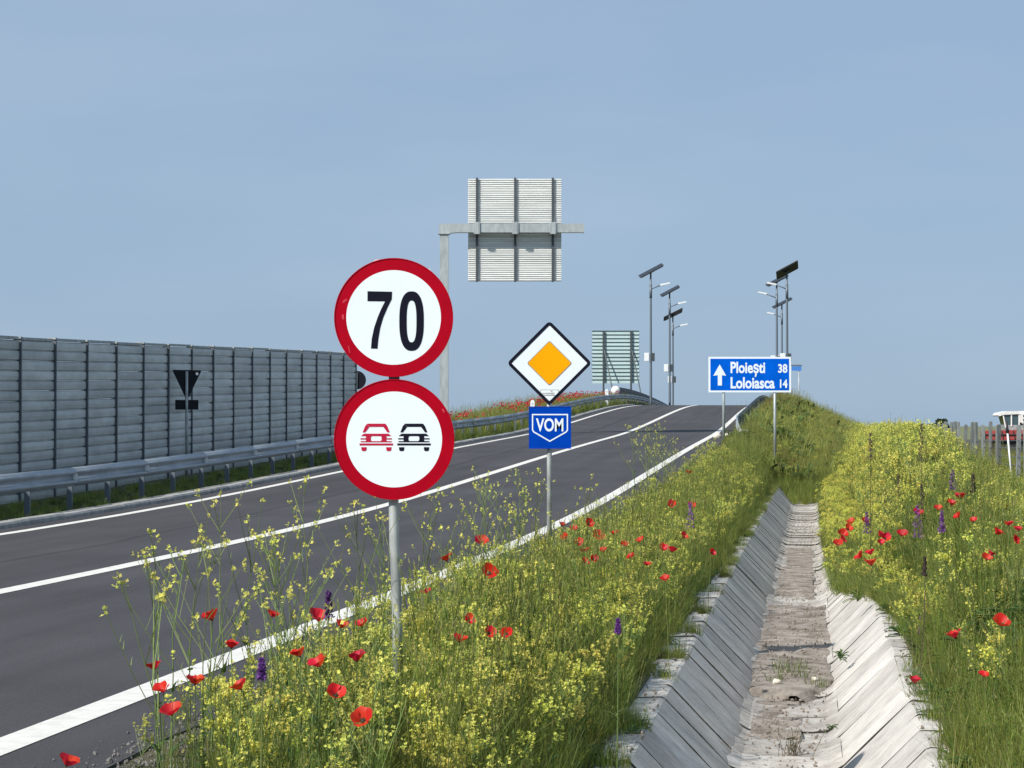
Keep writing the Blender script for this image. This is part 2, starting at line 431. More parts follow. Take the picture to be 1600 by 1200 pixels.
# ---- road
ysr = frange(-30, 340, 1.0)
def strip(name, x0, x1, dz, m, y0=-30, y1=339, step=1.0, parent=None, wob=0.0, side=0.0, nx=2):
    yy = frange(y0, y1, step)
    vs = []; uv = []
    for y in yy:
        for i in range(nx):
            x = lerp(x0, x1, i / (nx - 1))
            if wob and i == nx - 1: x += noise.noise((y * 0.8, 2, x1)) * wob + noise.noise((y * 3.1, 5, x1)) * wob * 0.5
            vs.append(tuple(W(x, y, zr(y) + dz)))
            uv.append((x, y))
    fs = [(j * nx + i, j * nx + i + 1, (j + 1) * nx + i + 1, (j + 1) * nx + i) for j in range(len(yy) - 1) for i in range(nx - 1)]
    if side:
        o = len(vs)
        for j in range(len(yy)):
            for i in (0, nx - 1):
                q = vs[j * nx + i]; vs.append((q[0], q[1], q[2] - side)); uv.append(uv[j * nx + i])
        for j in range(len(yy) - 1):
            a, c = j * nx, (j + 1) * nx
            fs.append((a, c, o + 2 * (j + 1), o + 2 * j))
            a, c = j * nx + nx - 1, (j + 1) * nx + nx - 1
            fs.append((a, o + 2 * j + 1, o + 2 * (j + 1) + 1, c))
    me = bpy.data.meshes.new(name); me.from_pydata(vs, [], fs); me.materials.append(M[m])
    ul = me.uv_layers.new(name='UVMap')
    for lp in me.loops: ul.data[lp.index].uv = uv[lp.vertex_index]
    me.update()
    return link(name, me, parent)
road = kind(strip('road', -11.52, -3.05, 0, 'asphalt', wob=0.10, side=0.14, nx=10), 'structure')
XN, XC, XF = -3.75, -7.40, -11.05
strip('edge_line', XN - 0.11, XN + 0.11, 0.004, 'paint', parent=road)
strip('centre_line', XC - 0.11, XC + 0.11, 0.004, 'paint', parent=road)
strip('edge_line', XF - 0.10, XF + 0.08, 0.004, 'paint', parent=road)

# ---- kerb on the far side, stone by stone
kerb = kind(bpy.data.objects.new('kerb', None), 'structure'); COL.objects.link(kerb)
b = MB(); b.prism([(-.12, -.12), (.10, -.12), (.10, .05), (.07, .08), (-.12, .08)], -.494, .494)
kme = b.mesh('kerb_stone', 'kerb')
y = 24.0
while y < 150:
    p = W(-11.66, y, zr(y) + random.uniform(-.008, .008))
    o = link('kerb_stone', kme, kerb, p, (math.atan2(zr(y + .5) - zr(y - .5), 1), 0, RZ + random.uniform(-.012, .012)))
    y += 1.0 * math.cos(RZ)
strip('concrete_apron', -12.05, -11.80, 0.045, 'kerb', 24, 150, 2.0, parent=kerb, wob=0.12)

# ---- concrete ditch: slabs left, right and floor
ditch = kind(bpy.data.objects.new('ditch', None), 'structure'); COL.objects.link(ditch)
ZT, ZB = -0.40, -0.94
XLT, XLB, XRB, XRT = -1.06, -0.55, 0.17, 0.70
def slab_mesh(name, prof, ln, seed):
    """a slab: cross-section polyline prof (x, z) with thickness, ln long, with chipped, slightly uneven rims"""
    rn = random.Random(seed); b = MB(); t = 0.07; n = len(prof); ny = 4
    vs = []
    for j in range(ny):
        y = -ln / 2 + ln * j / (ny - 1)
        for i, (x, z) in enumerate(prof):
            dx = rn.uniform(-.03, .03) if i in (0,) else 0
            vs.append((x + dx + rn.uniform(-.004, .004), y + (rn.uniform(-.008, .008) if j in (0, ny - 1) else 0), z + rn.uniform(-.006, .006)))
    m = len(vs)
    vs += [(x, y, z - t) for x, y, z in vs]
    fs = []
    for j in range(ny - 1):
        for i in range(n - 1):
            a = j * n + i
            fs.append((a, a + 1, a + 1 + n, a + n)); fs.append((a + m, a + n + m, a + 1 + n + m, a + 1 + m))
    for i in range(n - 1):
        fs.append((i, i + m, i + 1 + m, i + 1)); a = (ny - 1) * n + i; fs.append((a, a + 1, a + 1 + m, a + m))
    for j in range(ny - 1):
        a = j * n; fs.append((a, a + n, a + n + m, a + m)); a = j * n + n - 1; fs.append((a, a + m, a + n + m, a + n))
    b.add(vs, fs)
    lo = (ny - 1) * (n - 1) * 2
    b.m[lo:lo + 2 * (n - 1)] = [1] * (2 * (n - 1))
    me = b.mesh(name, ['concrete', 'joint'])
    bm = bmesh.new(); bm.from_mesh(me); bmesh.ops.recalc_face_normals(bm, faces=bm.faces); bm.to_mesh(me); bm.free()
    return me
LN = 0.80
lefts = [slab_mesh('bank_slab', [(XLT - random.uniform(.22, .34), ZT + .004), (XLT - .03, ZT + .012), (XLT, ZT), (lerp(XLT, XLB, .5), lerp(ZT, ZB, .49)), (XLB - .01, ZB + .02)], LN - .026, i) for i in range(6)]
rights = [slab_mesh('bank_slab', [(XRT + random.uniform(.16, .30), ZT + .004), (XRT + .03, ZT + .012), (XRT, ZT), (lerp(XRT, XRB, .5), lerp(ZT, ZB, .49)), (XRB + .01, ZB + .02)], LN - .026, 20 + i) for i in range(6)]
floors = [slab_mesh('floor_slab', [(XLB - .06, ZB + .07), (XLB + .03, ZB + .018), (XLB + .15, ZB), (XRB - .15, ZB), (XRB - .03, ZB + .018), (XRB + .06, ZB + .07)], LN - .01, 40 + i) for i in range(5)]
y = 5.0; i = 0
while y < DITCH_END:
    big = (i % 3 == 0)
    for lst, dz in ((lefts, .006), (rights, .005), (floors, .018)):
        j = random.uniform(-dz, dz)
        o = link(lst[0].name.split('.')[0], random.choice(lst), ditch, W(0, y, j), ((random.uniform(-.008, .008) if lst is not floors else random.uniform(-.024, .024)), 0, RZ + random.uniform(-.010, .010)))
        o.scale = (1, 1 - (0.025 if big else 0), 1)
    y += LN; i += 1

# silt lying in the middle reach of the ditch
def silt(x0, x1, y0, y1, zt, seed):
    nx, ny = 16, int((y1 - y0) / .18)
    vs = []
    for j in range(ny + 1):
        for i in range(nx + 1):
            u = i / nx; t = j / ny
            x = lerp(x0, x1, u); yy = lerp(y0, y1, t)
            e = min(u, 1 - u) * 2; f = min(t, 1 - t) * 2
            mk = min(1, f * 5) * min(1, e * 5 + .35) + noise.noise((x * 2.6, yy * 1.1, seed)) * .9; h = zt * sstep(0, .55, mk) - .045 + noise.noise((x * 3, yy * 1.6, seed)) * .020 + noise.noise((x * 24, yy * 20, seed)) * .008
            vs.append(tuple(W(x, yy, ZB - 0.01 + h)))
    fs = [(j * (nx + 1) + i, j * (nx + 1) + i + 1, (j + 1) * (nx + 1) + i + 1, (j + 1) * (nx + 1) + i) for j in range(ny) for i in range(nx)]
    me = bpy.data.meshes.new('silt'); me.from_pydata(vs, [], fs); me.materials.append(M['silt']); me.update()
    return kind(link('silt', me), 'structure')
silt(XLB - .08, XRB + .08, 21.0, 32.0, 0.12, 1.0)
silt(XLB - .02, XRB - .1, 33.0, 48.0, 0.075, 4.0)
silt(XLB + .02, XRB - .25, 18.6, 21.2, 0.065, 7.0)

# ---- gravel at the edge of the carriageway
def stones_object(name, pts, m, k='stuff'):
    b = MB()
    for (p, s) in pts:
        rot = Euler((random.random() * 6, random.random() * 6, random.random() * 6)).to_matrix()
        vs = [Vector(q) * s * random.uniform(.7, 1.25) for q in ((1, 0, 0), (-1, 0, 0), (0, 1, 0), (0, -1, 0), (0, 0, .7), (0, 0, -.7))]
        b.add([rot @ q + Vector(p) for q in vs], [(0, 2, 4), (2, 1, 4), (1, 3, 4), (3, 0, 4), (2, 0, 5), (1, 2, 5), (3, 1, 5), (0, 3, 5)])
    return kind(b.build(name, m), k)
pts = []
for i in range(16000):
    y = 6 + random.random() ** 1.9 * 34
    x = random.gauss(-2.86, .17)
    pts.append((W(x, y, max(ground(x, y), zr(y) if x < -3.08 else -9) + .004), random.uniform(.003, .013)))
o = stones_object('gravel', pts, 'gravel'); tag(o, 'loose grey gravel scattered between the asphalt and the grass verge', 'gravel')
pts = []
for i in range(2600):
    y = 15 + random.random() ** 1.3 * 50; x = random.uniform(XLB, XRB)
    pts.append((W(x, y, ZB + .02 + (.06 if 22 < y < 31 else 0)), random.uniform(.004, .020)))
for i in range(350):
    y = 13 + random.random() ** 1.3 * 30; x = random.choice((random.uniform(XLT - .25, XLT), random.uniform(XRT, XRT + .3)))
    pts.append((W(x, y, ZT + .02), random.uniform(.006, .022)))
o = stones_object('ditch_debris', pts, 'silt'); tag(o, 'crumbs of soil and small stones lying in the concrete ditch', 'debris')

# ================================================================== SIGNS
def circ(cx, cz, r, n=72, rz=None, p=2.0):
    rz = rz or r; out = []
    for i in range(n):
        t = 2 * PI * i / n; c, s_ = math.cos(t), math.sin(t)
        out.append((cx + r * math.copysign(abs(c) ** (2 / p), c), cz + rz * math.copysign(abs(s_) ** (2 / p), s_)))
    return out
def dome(b, r, n=72):
    pass
FACE = -0.014
def pole(parent, x, z0, z1, r, m='galv_old', y=0.05):
    b = MB(); b.tube([(x, y, z0), (x, y, z1)], r, 14); b.build('pole', m, parent, True)
    b = MB(); b.tube([(x, y, z1), (x, y, z1 + .015)], r * 1.08, 14); b.build('pole_cap', 'darksteel', parent, True)

# --- twin round signs
Y1 = 13.54; PX = Y1 / FPX
X1 = (615.5 - 800) * PX
gz = ground(X1 - K * Y1, Y1)
t = thing('road_sign', 'two round red-rimmed signs on one post, speed limit 70 over no overtaking', 'road sign', (X1, Y1, gz - .05), (0, 0, 0))
def zpix(v, y): return CAMZ + (665 - v) * y / FPX
ztop = zpix(470, Y1) - gz + .05
# bent, weathered post: slight kink where it was hit
b = MB(); b.tube([(0.02, .05, 0), (0.018, .05, .55), (0.004, .05, .95), (0, .05, 1.0), (-.006, .05, 1.4), (0, .05, ztop)], .030, 16); b.build('pole', 'galv_old', t, True)
def disc(cu, cv, r):
    d = bpy.data.objects.new('sign_plate', None)
    b = MB(); n = 80
    out = circ(0, 0, r, n); inn = circ(0, 0, r * .795, n)
    # plate with rolled edge, red rim, white field
    b.ring(circ(0, 0, r, n), circ(0, 0, r - .006, n), -.012, .022, 0)
    b.prism(circ(0, 0, r - .006, n), -.006, .0, 1)
    o = b.build('sign_plate', ['red', 'signback'], t, fix=True)
    o.location = ((cu - 615.5) * PX, 0, zpix(cv, Y1) - gz + .05)
    b = MB(); b.ring(circ(0, 0, r - .004, n), inn, -.0085, -.0062); b.build('red_rim', 'red', o, fix=True)
    b = MB(); b.prism(circ(0, 0, r * .795, n), -.0085, -.0062); b.build('white_field', 'white', o, fix=True)
    for dz in (-.12, .12):
        b = MB(); b.box((0, .03, dz), (.10, .045, .035)); b.box((0, .012, dz), (.30, .02, .03)); b.build('bracket', 'darksteel', o)
    return o
d1 = disc(615, 496, .354)
d2 = disc(616, 686.6, .358)
b = MB(); b.box((0, .03, zpix(592, Y1) - gz + .05), (.062, .05, .10)); b.build('clamp', 'darksteel', t)
def C7(x, y, r=.352): return ((x - 567) / 555 * r, -(y - 583) / 555 * r)
b = MB()
seven = [(322, 337), (552, 342), (549, 412), (510, 490), (470, 585), (442, 680), (424, 785), (416, 876), (355, 874), (362, 785), (384, 680), (418, 580), (452, 500), (487, 432), (322, 430)]
b.prism([C7(*p) for p in seven], -.0105, -.009)
b.build('digit', 'black', d1, fix=True)
b = MB()
o_ = [C7(x, y) for x, y in circ(735, 617, 115, 48, 279, 2.5)]; i_ = [C7(x, y) for x, y in circ(735, 620, 46, 48, 196, 2.6)]
b.ring(o_, i_, -.0105, -.009); b.build('digit', 'black', d1, fix=True)
def C8(x, y, r=.354): return ((x - 572) / 557 * r, -(y - 575) / 557 * r)
def car(dx, m):
    b = MB(); F = (-.0105, -.009)
    P = lambda pts: [C8(x + dx, y) for x, y in pts]
    def pp(pts): b.prism(P(pts), *F)
    pp([(278, 508), (300, 452), (318, 430), (335, 456), (302, 510)][:3] + [(340, 458), (302, 508)])
    pp([(318.5, 429), (330, 427), (480, 427), (492, 429), (470, 457), (340.5, 457)])
    pp([(492.5, 430), (508, 452), (530, 508), (508, 508), (470.5, 457.5)])
    pp([(262, 543), (290, 521), (520, 521), (545, 543)])
    pp([(308, 543.5), (362, 543.5), (354, 553), (354, 580), (362, 590), (308, 590)])
    pp([(446, 543.5), (500, 543.5), (500, 590), (446, 590), (455, 580), (455, 553)])
    for a, c in ((258, 307), (501, 550)): pp([(a, 563), (c, 563), (c, 574), (a, 574)])
    pp([(258, 590.5), (550, 590.5), (545, 600), (262, 600)])
    pp([(248, 612), (562, 612), (560, 630), (250, 630)])
    for a in (265, 497): pp([(a, 647), (a + 50, 647), (a + 48, 672), (a + 40, 683), (a + 10, 683), (a + 2, 672)])
    b.build('car_pictogram', m, d2, fix=True)
car(0, 'pinkred'); car(352, 'black')
def scuff(par, pts, m):
    b = MB(); b.prism([C7(*p) for p in pts], -.0100, -.0086); b.build('scuff', m, par, fix=True)
scuff(d1, [(888, 128), (902, 124), (914, 138), (903, 148), (893, 142)], 'scuffed')
scuff(d1, [(378, 48), (420, 36), (432, 40), (385, 56)], 'scuffed')
scuff(d1, [(88, 430), (128, 405), (132, 418), (96, 452)], 'scuffed_red'); scuff(d1, [(80, 560), (100, 552), (104, 600), (86, 604)], 'scuffed_red'); scuff(d1, [(140, 850), (148, 848), (160, 915), (152, 918)], 'scuffed_red')
scuff(d2, [(1010, 300), (1030, 296), (1042, 330), (1030, 334)], 'scuffed_red')

# --- priority road diamond with VOM plate
Y2 = 22.9; PX = Y2 / FPX; X2 = (858.5 - 800) * PX; gz = ground(X2 - K * Y2, Y2)
t = thing('road_sign', 'white and orange priority diamond above a square blue plate lettered VOM', 'road sign', (X2, Y2, gz - .05))
h = zpix(520, Y2) - gz + .05
pole(t, 0.0, 0, h, .026)
def rdiamond(r, rc, n=6):
    out = []
    s = r - rc * (math.sqrt(2) - 1)
    for k in range(4):
        a = k * PI / 2; c = ((r - rc * math.sqrt(2)) * math.cos(a), (r - rc * math.sqrt(2)) * math.sin(a))
        for i in range(n + 1):
            q = a - PI / 4 + PI / 2 * i / n; out.append((c[0] + rc * math.cos(q), c[1] + rc * math.sin(q)))
    return out
cz = zpix(567.5, Y2) - gz + .05
r = 66.5 * PX
b = MB(); b.ring(rdiamond(r, .04), rdiamond(r - .045, .01), -.014, .014); dp = b.build('sign_plate', 'black', t, fix=True); dp.location = (0, 0, cz)
b = MB(); b.prism(rdiamond(r - .046, .01), -.010, .004); b.build('white_field', 'white', dp, fix=True)
b = MB(); b.ring(rdiamond(35.5 * PX, .02), rdiamond(33.8 * PX, .017), -.0125, -.0105); b.build('outline', 'greyline', dp, fix=True)
b = MB(); b.prism(rdiamond(33.8 * PX, .017), -.0135, -.0105); b.build('orange_field', 'orange', dp, fix=True)
b = MB(); x0_, x1_ = -14 * PX, 14 * PX; z0_, z1_ = -50 * PX, -41.5 * PX
b.box((0, -.0115, (z0_ + z1_) / 2), (x1_ - x0_, .002, z1_ - z0_)); sk = b.build('sticker', 'white', dp)
b = MB()
for q in (z0_, z1_): b.box((0, -.0135, q), (x1_ - x0_, .001, .005))
for q in (x0_, x1_): b.box((q, -.0135, (z0_ + z1_) / 2), (.005, .001, z1_ - z0_))
b.box((x0_ + .055, -.0135, z0_ + .017), (.09, .001, .014)); b.box((.03, -.0135, z0_ + .017), (.035, .001, .02)); b.box((.02, -.0135, z1_ - .012), (.02, .001, .012))
b.build('sticker_print', 'sticker', sk)
for dz in (-.12, .12):
    b = MB(); b.box((0, .03, dz), (.09, .05, .035)); b.box((0, .01, dz), (.4, .012, .03)); b.build('bracket', 'darksteel', dp)
cz = zpix(668, Y2) - gz + .05; hw = 33 * PX
b = MB(); b.ring([(-hw, -hw), (hw, -hw), (hw, hw), (-hw, hw)], [(-hw + .008, -hw + .008), (hw - .008, -hw + .008), (hw - .008, hw - .008), (-hw + .008, hw - .008)], -.012, .012)
b.prism([(-hw + .0085, -hw + .0085), (hw - .0085, -hw + .0085), (hw - .0085, hw - .0085), (-hw + .0085, hw - .0085)], -.008, .002)
vp = b.build('route_plate', 'blue', t, fix=True); vp.location = (0.8 * PX, 0, cz)
def offset_poly(p, d):
    n = len(p); out = []
    for i in range(n):
        a, c, e = Vector(p[i - 1]), Vector(p[i]), Vector(p[(i + 1) % n])
        d1_, d2_ = (c - a).normalized(), (e - c).normalized()
        n1, n2 = Vector((-d1_.y, d1_.x)), Vector((-d2_.y, d2_.x))
        q = (n1 + n2).normalized(); out.append(tuple(c + q * d / max(.3, q.dot(n1))))
    return out
def C5(x, y): return ((x - 314) / 3.16 * PX, -(y - 594) / 3.16 * PX)
sh = [C5(225, 527), C5(225, 607), C5(232, 618), C5(313, 665), C5(396, 618), C5(403, 607), C5(403, 527)]
b = MB(); b.ring(sh, offset_poly(sh, .0125), -.0105, -.009); b.build('shield_outline', 'white', vp, fix=True)
b = MB(); b.box((0, .025, 0), (.09, .045, .035)); b.build('bracket', 'darksteel', vp)

def text_mesh(s, m, height, width, bold=0.02):
    cu = bpy.data.curves.new('lettering', 'FONT'); cu.body = s; cu.size = 1; cu.offset = bold; cu.extrude = 0.0; cu.resolution_u = 4
    o = bpy.data.objects.new('lettering', cu); COL.objects.link(o)
    dg = bpy.context.evaluated_depsgraph_get(); me = bpy.data.meshes.new_from_object(o.evaluated_get(dg))
    COL.objects.unlink(o); bpy.data.objects.remove(o)
    xs_ = [v.co.x for v in me.vertices]; ys_ = [v.co.y for v in me.vertices]
    x0, x1 = min(xs_), max(xs_); 
    caps = max(ys_); base = 0.0
    # stand it up in the x, z plane; cap height scaled to height, overall width to width
    for v in me.vertices:
        v.co = ((v.co.x - x0) / (x1 - x0) * width, 0, (v.co.y - base) / (caps - base) * height)
    me.materials.clear(); me.materials.append(M[m])
    return me
def lettering(s, m, parent, x, z, wdt, hgt, y, bold=.02):
    return link('lettering', text_mesh(s, m, hgt, wdt, bold), parent, (x, y, z))
p0 = C5(245, 611); p1 = C5(380, 548)
lettering('VOM', 'white', vp, p0[0], p0[1], p1[0] - p0[0], p1[1] - p0[1], -.0105, .022)

# --- blue direction sign
Y3 = 82.0; PX = Y3 / FPX
xl, xr = (1107 - 800) * PX, (1236 - 800) * PX
xm = (xl + xr) / 2; z0_, z1_ = zpix(613, Y3), zpix(557.5, Y3)
def gw(X, Y): return ground(X - K * Y, Y)
gz = gw(xm, Y3)
t = thing('direction_sign', 'long blue direction sign with white arrow reading Ploiești 38 and Loloiasca 14', 'road sign', (xm, Y3, gz))
for u in (1131, 1211):
    X = (u - 800) * PX; b = MB(); b.tube([(X - xm, .06, gw(X, Y3) - gz - .1), (X - xm, .06, z1_ - gz - .05)], .05, 12); b.build('post', 'galv', t, True)
hw, hh = (xr - xl) / 2, (z1_ - z0_) / 2
b = MB(); b.box((0, 0, 0), (2 * hw, .03, 2 * hh)); pl = b.build('panel', 'white', t); pl.location = (0, 0, (z0_ + z1_) / 2 - gz)
b = MB(); b.box((0, -.017, 0), (2 * hw - 6 * PX, .004, 2 * hh - 6 * PX)); b.build('blue_field', 'blue2', pl)
def C6(x, y): return ((x - 608) / 6.665 * PX, -(y - 368) / 6.665 * PX)
b = MB(); b.prism([C6(*p) for p in [(295, 262), (362, 380), (318, 375), (318, 482), (275, 482), (275, 375), (228, 380)]], -.024, -.020); b.build('arrow', 'white', pl, fix=True)
def lt(s, x0, x1, yb, yt, bold=.03):
    a, c = C6(x0, yb), C6(x1, yt); lettering(s, 'white', pl, a[0], a[1], c[0] - a[0], c[1] - a[1], -.022, bold)
lt('Ploiești', 408, 768, 348, 235)
lt('Loloiasca', 408, 868, 508, 395)
lt('38', 903, 1000, 346, 258)
lt('14', 922, 1000, 503, 418)
b = MB()
for dz in (-.35, .35): b.box((0, .03, dz), (2 * hw - .2, .03, .06))
b.build('stiffener', 'galv', pl)

# --- triangular and round signs in front of the barrier, seen from behind
Y4 = 51.4; PX = Y4 / FPX; X4 = (292 - 800) * PX; x04 = X4 - K * Y4; gz = ground(x04, Y4)
t = thing('road_sign', 'dark back of a triangular sign over a small plate before the noise barrier', 'road sign', (X4, Y4, gz))
zt = zpix(579, Y4) - gz
b = MB(); b.tube([(0, -.04, -.05), (0, -.04, zt - .02)], .032, 12); b.build('pole', 'galv_old', t, True)
tri = [(-.37, 0), (-.35, .012), (.35, .012), (.37, 0), (.36, -.03), (.018, -.64), (-.018, -.64), (-.36, -.03)]
b = MB(); b.prism(tri, -.01, .01); o = b.build('sign_plate', 'signback', t, fix=True); o.location = (0, 0, zt); o.rotation_euler = (0, 0, R(40))
b = MB(); b.prism(circ(.26, -.07, .035, 12), -.013, -.0105); b.build('sticker', 'whiteplastic', o, fix=True)
b = MB(); b.box((0, 0, 0), (.60, .02, .22)); o = b.build('plate', 'signback', t); o.location = (0, 0, zpix(632.5, Y4) - gz); o.rotation_euler = (0, 0, R(40))
Y5 = 75.0; PX = Y5 / FPX; X5 = (557 - 800) * PX; gz = gw(X5, Y5)
t = thing('road_sign', 'dark round sign back at the far end of the noise barrier', 'road sign', (X5, Y5, gz))
zc = zpix(594, Y5) - gz
b = MB(); b.prism(circ(0, 0, .31, 40), -.01, .01); o = b.build('sign_plate', 'signback', t, fix=True); o.location = (0, .04, zc)
b = MB(); b.tube([(0, 0, -.05), (0, 0, zc + .25)], .03, 10); b.build('pole', 'galv_old', t, True)

# ================================================================== NOISE BARRIER
XW = -14.5
wall = thing('noise_barrier', 'long grey noise barrier of stacked horizontal panels between dark posts', 'noise barrier', W(XW, 56, zr(56)))
SY = 1.925
rows = 16; ph = 3.0 / rows
sx_ = SY / math.cos(RZ)
b = MB()
# cassette with a softly bulged face and a recessed joint; long axis y, face towards +x
hl = sx_ / 2 - .045
prof = [(-.06, 0), (.012, 0), (.012, .010), (.040, .018), (.044, ph * .5), (.041, ph - .018), (.012, ph - .010), (.012, ph - .002), (-.06, ph - .002)]
n = len(prof); vs = [(x, s_ * hl, z) for s_ in (-1, 1) for x, z in prof]
b.add(vs, [tuple(range(n)), tuple(range(2 * n - 1, n - 1, -1))] + [(i, i + n, (i + 1) % n + n, (i + 1) % n) for i in range(n)])
pme = b.mesh('panel', 'wallpanel')
bm = bmesh.new(); bm.from_mesh(pme); bmesh.ops.recalc_face_normals(bm, faces=bm.faces); bm.to_mesh(pme); bm.free()
b = MB(); b.box((.0, 0, 1.50), (.15, .05, 3.06)); b.box((.046, 0, 1.50), (.05, .055, 3.04)); post_me = b.mesh('post', 'wallpost')
b = MB(); b.box((-.01, 0, 3.045), (.17, .11, .035)); cap_me = b.mesh('post_cap', 'galv_old')
b = MB(); b.box((-.01, 0, 3.03), (.14, sx_ - .14, .05)); bcap = b.mesh('coping', 'galv_old')
wi = wall.matrix_basis.copy()
wl = Vector(wall.location)
yy0 = 43.6 - SY * 4
stuffb = MB()
nb = int((73.0 - yy0) / SY)
for k in range(-10, nb + 1):
    y = yy0 + k * SY
    z = zr(y) - .08
    jz = random.uniform(-.012, .012)
    link('post', post_me, wall, W(XW, y, z + jz) - wl, (0, 0, RZ))
    link('post_cap', cap_me, wall, W(XW, y, z + jz) - wl, (0, 0, RZ))
    if k == nb: break
    yc = y + SY / 2; zc = zr(yc) - .08; pit = math.atan2(zr(yc + .9) - zr(yc - .9), 1.8)
    link('coping', bcap, wall, W(XW, yc, zc + random.uniform(-.01, .01)) - wl, (pit, 0, RZ))
    for r_ in range(rows):
        p = W(XW, yc, zc + r_ * ph) - wl + Vector((random.uniform(-.006, .006), 0, random.uniform(-.003, .003)))
        rot = (pit + random.uniform(-.003, .003), random.uniform(-.02, .02), RZ + random.uniform(-.003, .003))
        if k >= 1: link('panel', pme, wall, p, rot)
        else:
            mt = Matrix.Translation(p) @ Euler(rot).to_matrix().to_4x4()
            stuffb.add([mt @ Vector(q) for q in [tuple(v.co) for v in pme.vertices]], [tuple(pl_.vertices) for pl_ in pme.polygons])
kind(stuffb.build('barrier_panels', 'wallpanel', wall), 'stuff')

# ================================================================== GUARDRAILS
WP = [(0, .155), (.018, .150), (.030, .125), (.075, .100), (.080, .080), (.075, .060), (.030, .035), (.022, 0), (.030, -.035), (.075, -.060), (.080, -.080), (.075, -.100), (.030, -.125), (.018, -.150), (0, -.155)]
def beam_mesh(name, ln, face, m='rail'):
    b = MB(); t_ = .006; n = len(WP)
    vs = [(face * x, s_ * ln / 2, z) for s_ in (-1, 1) for x, z in WP] + [(face * (x - t_), s_ * ln / 2, z) for s_ in (-1, 1) for x, z in WP]
    fs = []
    for i in range(n - 1):
        fs += [(i, i + 1, n + i + 1, n + i), (2 * n + i, 3 * n + i, 3 * n + i + 1, 2 * n + i + 1), (i, 2 * n + i, 2 * n + i + 1, i + 1), (n + i, n + i + 1, 3 * n + i + 1, 3 * n + i)]
    b.add(vs, fs); me = b.mesh(name, m, True)
    bm = bmesh.new(); bm.from_mesh(me); bmesh.ops.recalc_face_normals(bm, faces=bm.faces); bm.to_mesh(me); bm.free()
    return me
def guardrail(label, x0, y0, y1, face, sec=4.1, hc=.56, mb='rail', reflect=True):
    root = thing('guardrail', label, 'guardrail', W(x0, (y0 + y1) / 2, zr((y0 + y1) / 2)))
    rl = Vector(root.location)
    bme = beam_mesh('beam', sec / math.cos(RZ) + .06, face, mb)
    b = MB(); b.box((-face * .05, 0, .33), (.09, .04, .78)); pm = b.mesh('post', 'pole_dark')
    b = MB(); b.prism([(-.0, -.07), (.085, -.045), (.085, .045), (0, .07)], -.004, .004)
    rm = b.mesh('reflector', 'whiteplastic')
    y = y0; i = 0
    while y < y1:
        yc = y + sec / 2
        link('beam', bme, root, W(x0, yc, zr(yc) + hc) - rl + Vector((face * .006 * (i % 2), 0, 0)), (math.atan2(zr(yc + 1) - zr(yc - 1), 2), 0, RZ))
        for q in (0, sec / 2): link('post', pm, root, W(x0, y + q + .02, zr(y + q) - .12) - rl, (0, 0, RZ))
        if reflect: link('reflector', rm, root, W(x0 + face * .025, y - .05, zr(y) + hc) - rl, (0, 0, RZ))
        y += sec; i += 1
    return root
# reflectors every 4.1 m: u = 113 on the photo is y = 37.98
gl = guardrail('long grey guardrail along the far side of the road, in the shade of the barrier', -12.3, 37.98 - 4.1 * 4, 226, 1)

# right-hand rail, starting with a bent-down terminal
gr = guardrail('guardrail climbing to the bridge on the near side, white bent-down end', -3.02, 96, 235, -1, hc=.50, reflect=False)
rl = Vector(gr.location)
b = MB(); N = 9
path = []
for i in range(N + 1):
    t_ = i / N; y = lerp(87, 96, t_)
    path.append((W(-3.02 + .50 * (1 - t_) ** 2, y, zr(y) + .50 * t_ ** .8 - .08 * (1 - t_)) , y))
n = len(WP)
vs = []
for p, y in path:
    vs += [tuple(Vector((p.x - x, p.y, p.z + z)) - rl) for x, z in WP]
b.add(vs, [(i * n + k, i * n + k + 1, (i + 1) * n + k + 1, (i + 1) * n + k) for i in range(N) for k in range(n - 1)])
b.build('terminal', 'galv', gr, True)
b = MB(); p = path[0][0] - rl
b.box((p.x - .02, p.y - .05, p.z + .02), (.34, .05, .60)); b.box((p.x - .22, p.y - .04, p.z - .05), (.5, .05, .12)); b.build('end_plate', 'whiteplastic', gr)

# bridge parapet over the crest, darker, behind the left rail
par = thing('bridge_parapet', 'dark steel parapet of the bridge on the left, humping over the crest', 'parapet', W(-13.15, 190, zr(190)))
rl = Vector(par.location)
for hz in (1.12, .86):
    for k in range(24):
        y = 154 + k * 4; b = None
        if k == 0 and hz > 1:
            q = MB(); q.box((0, 0, 0), (.12, 4.06, .24)); pbm = q.mesh('beam', 'dark_rail')
        lift = .12 * math.sin(min(1, k / 3) * PI) if hz > 1 else 0
        link('beam', pbm, par, W(-13.15, y + 2, zr(y + 2) + hz) - rl, (math.atan2(zr(y + 3) - zr(y + 1), 2), 0, RZ))
q = MB(); q.box((0, 0, .5), (.10, .10, 1.2)); ppm = q.mesh('post', 'dark_rail')
for k in range(49): link('post', ppm, par, W(-13.2, 154 + 2 * k, zr(154 + 2 * k)) - rl, (0, 0, RZ))
q = MB(); q.tube([(0, -.06, 0), (0, .0, 0)], .30, 20); o = q.build('end_cap', 'whiteplastic', par, True); o.location = W(-13.15, 153.9, zr(154) + 1.0) - rl
q = MB(); q.box((0, 0, 0), (.5, 96, .5)); 
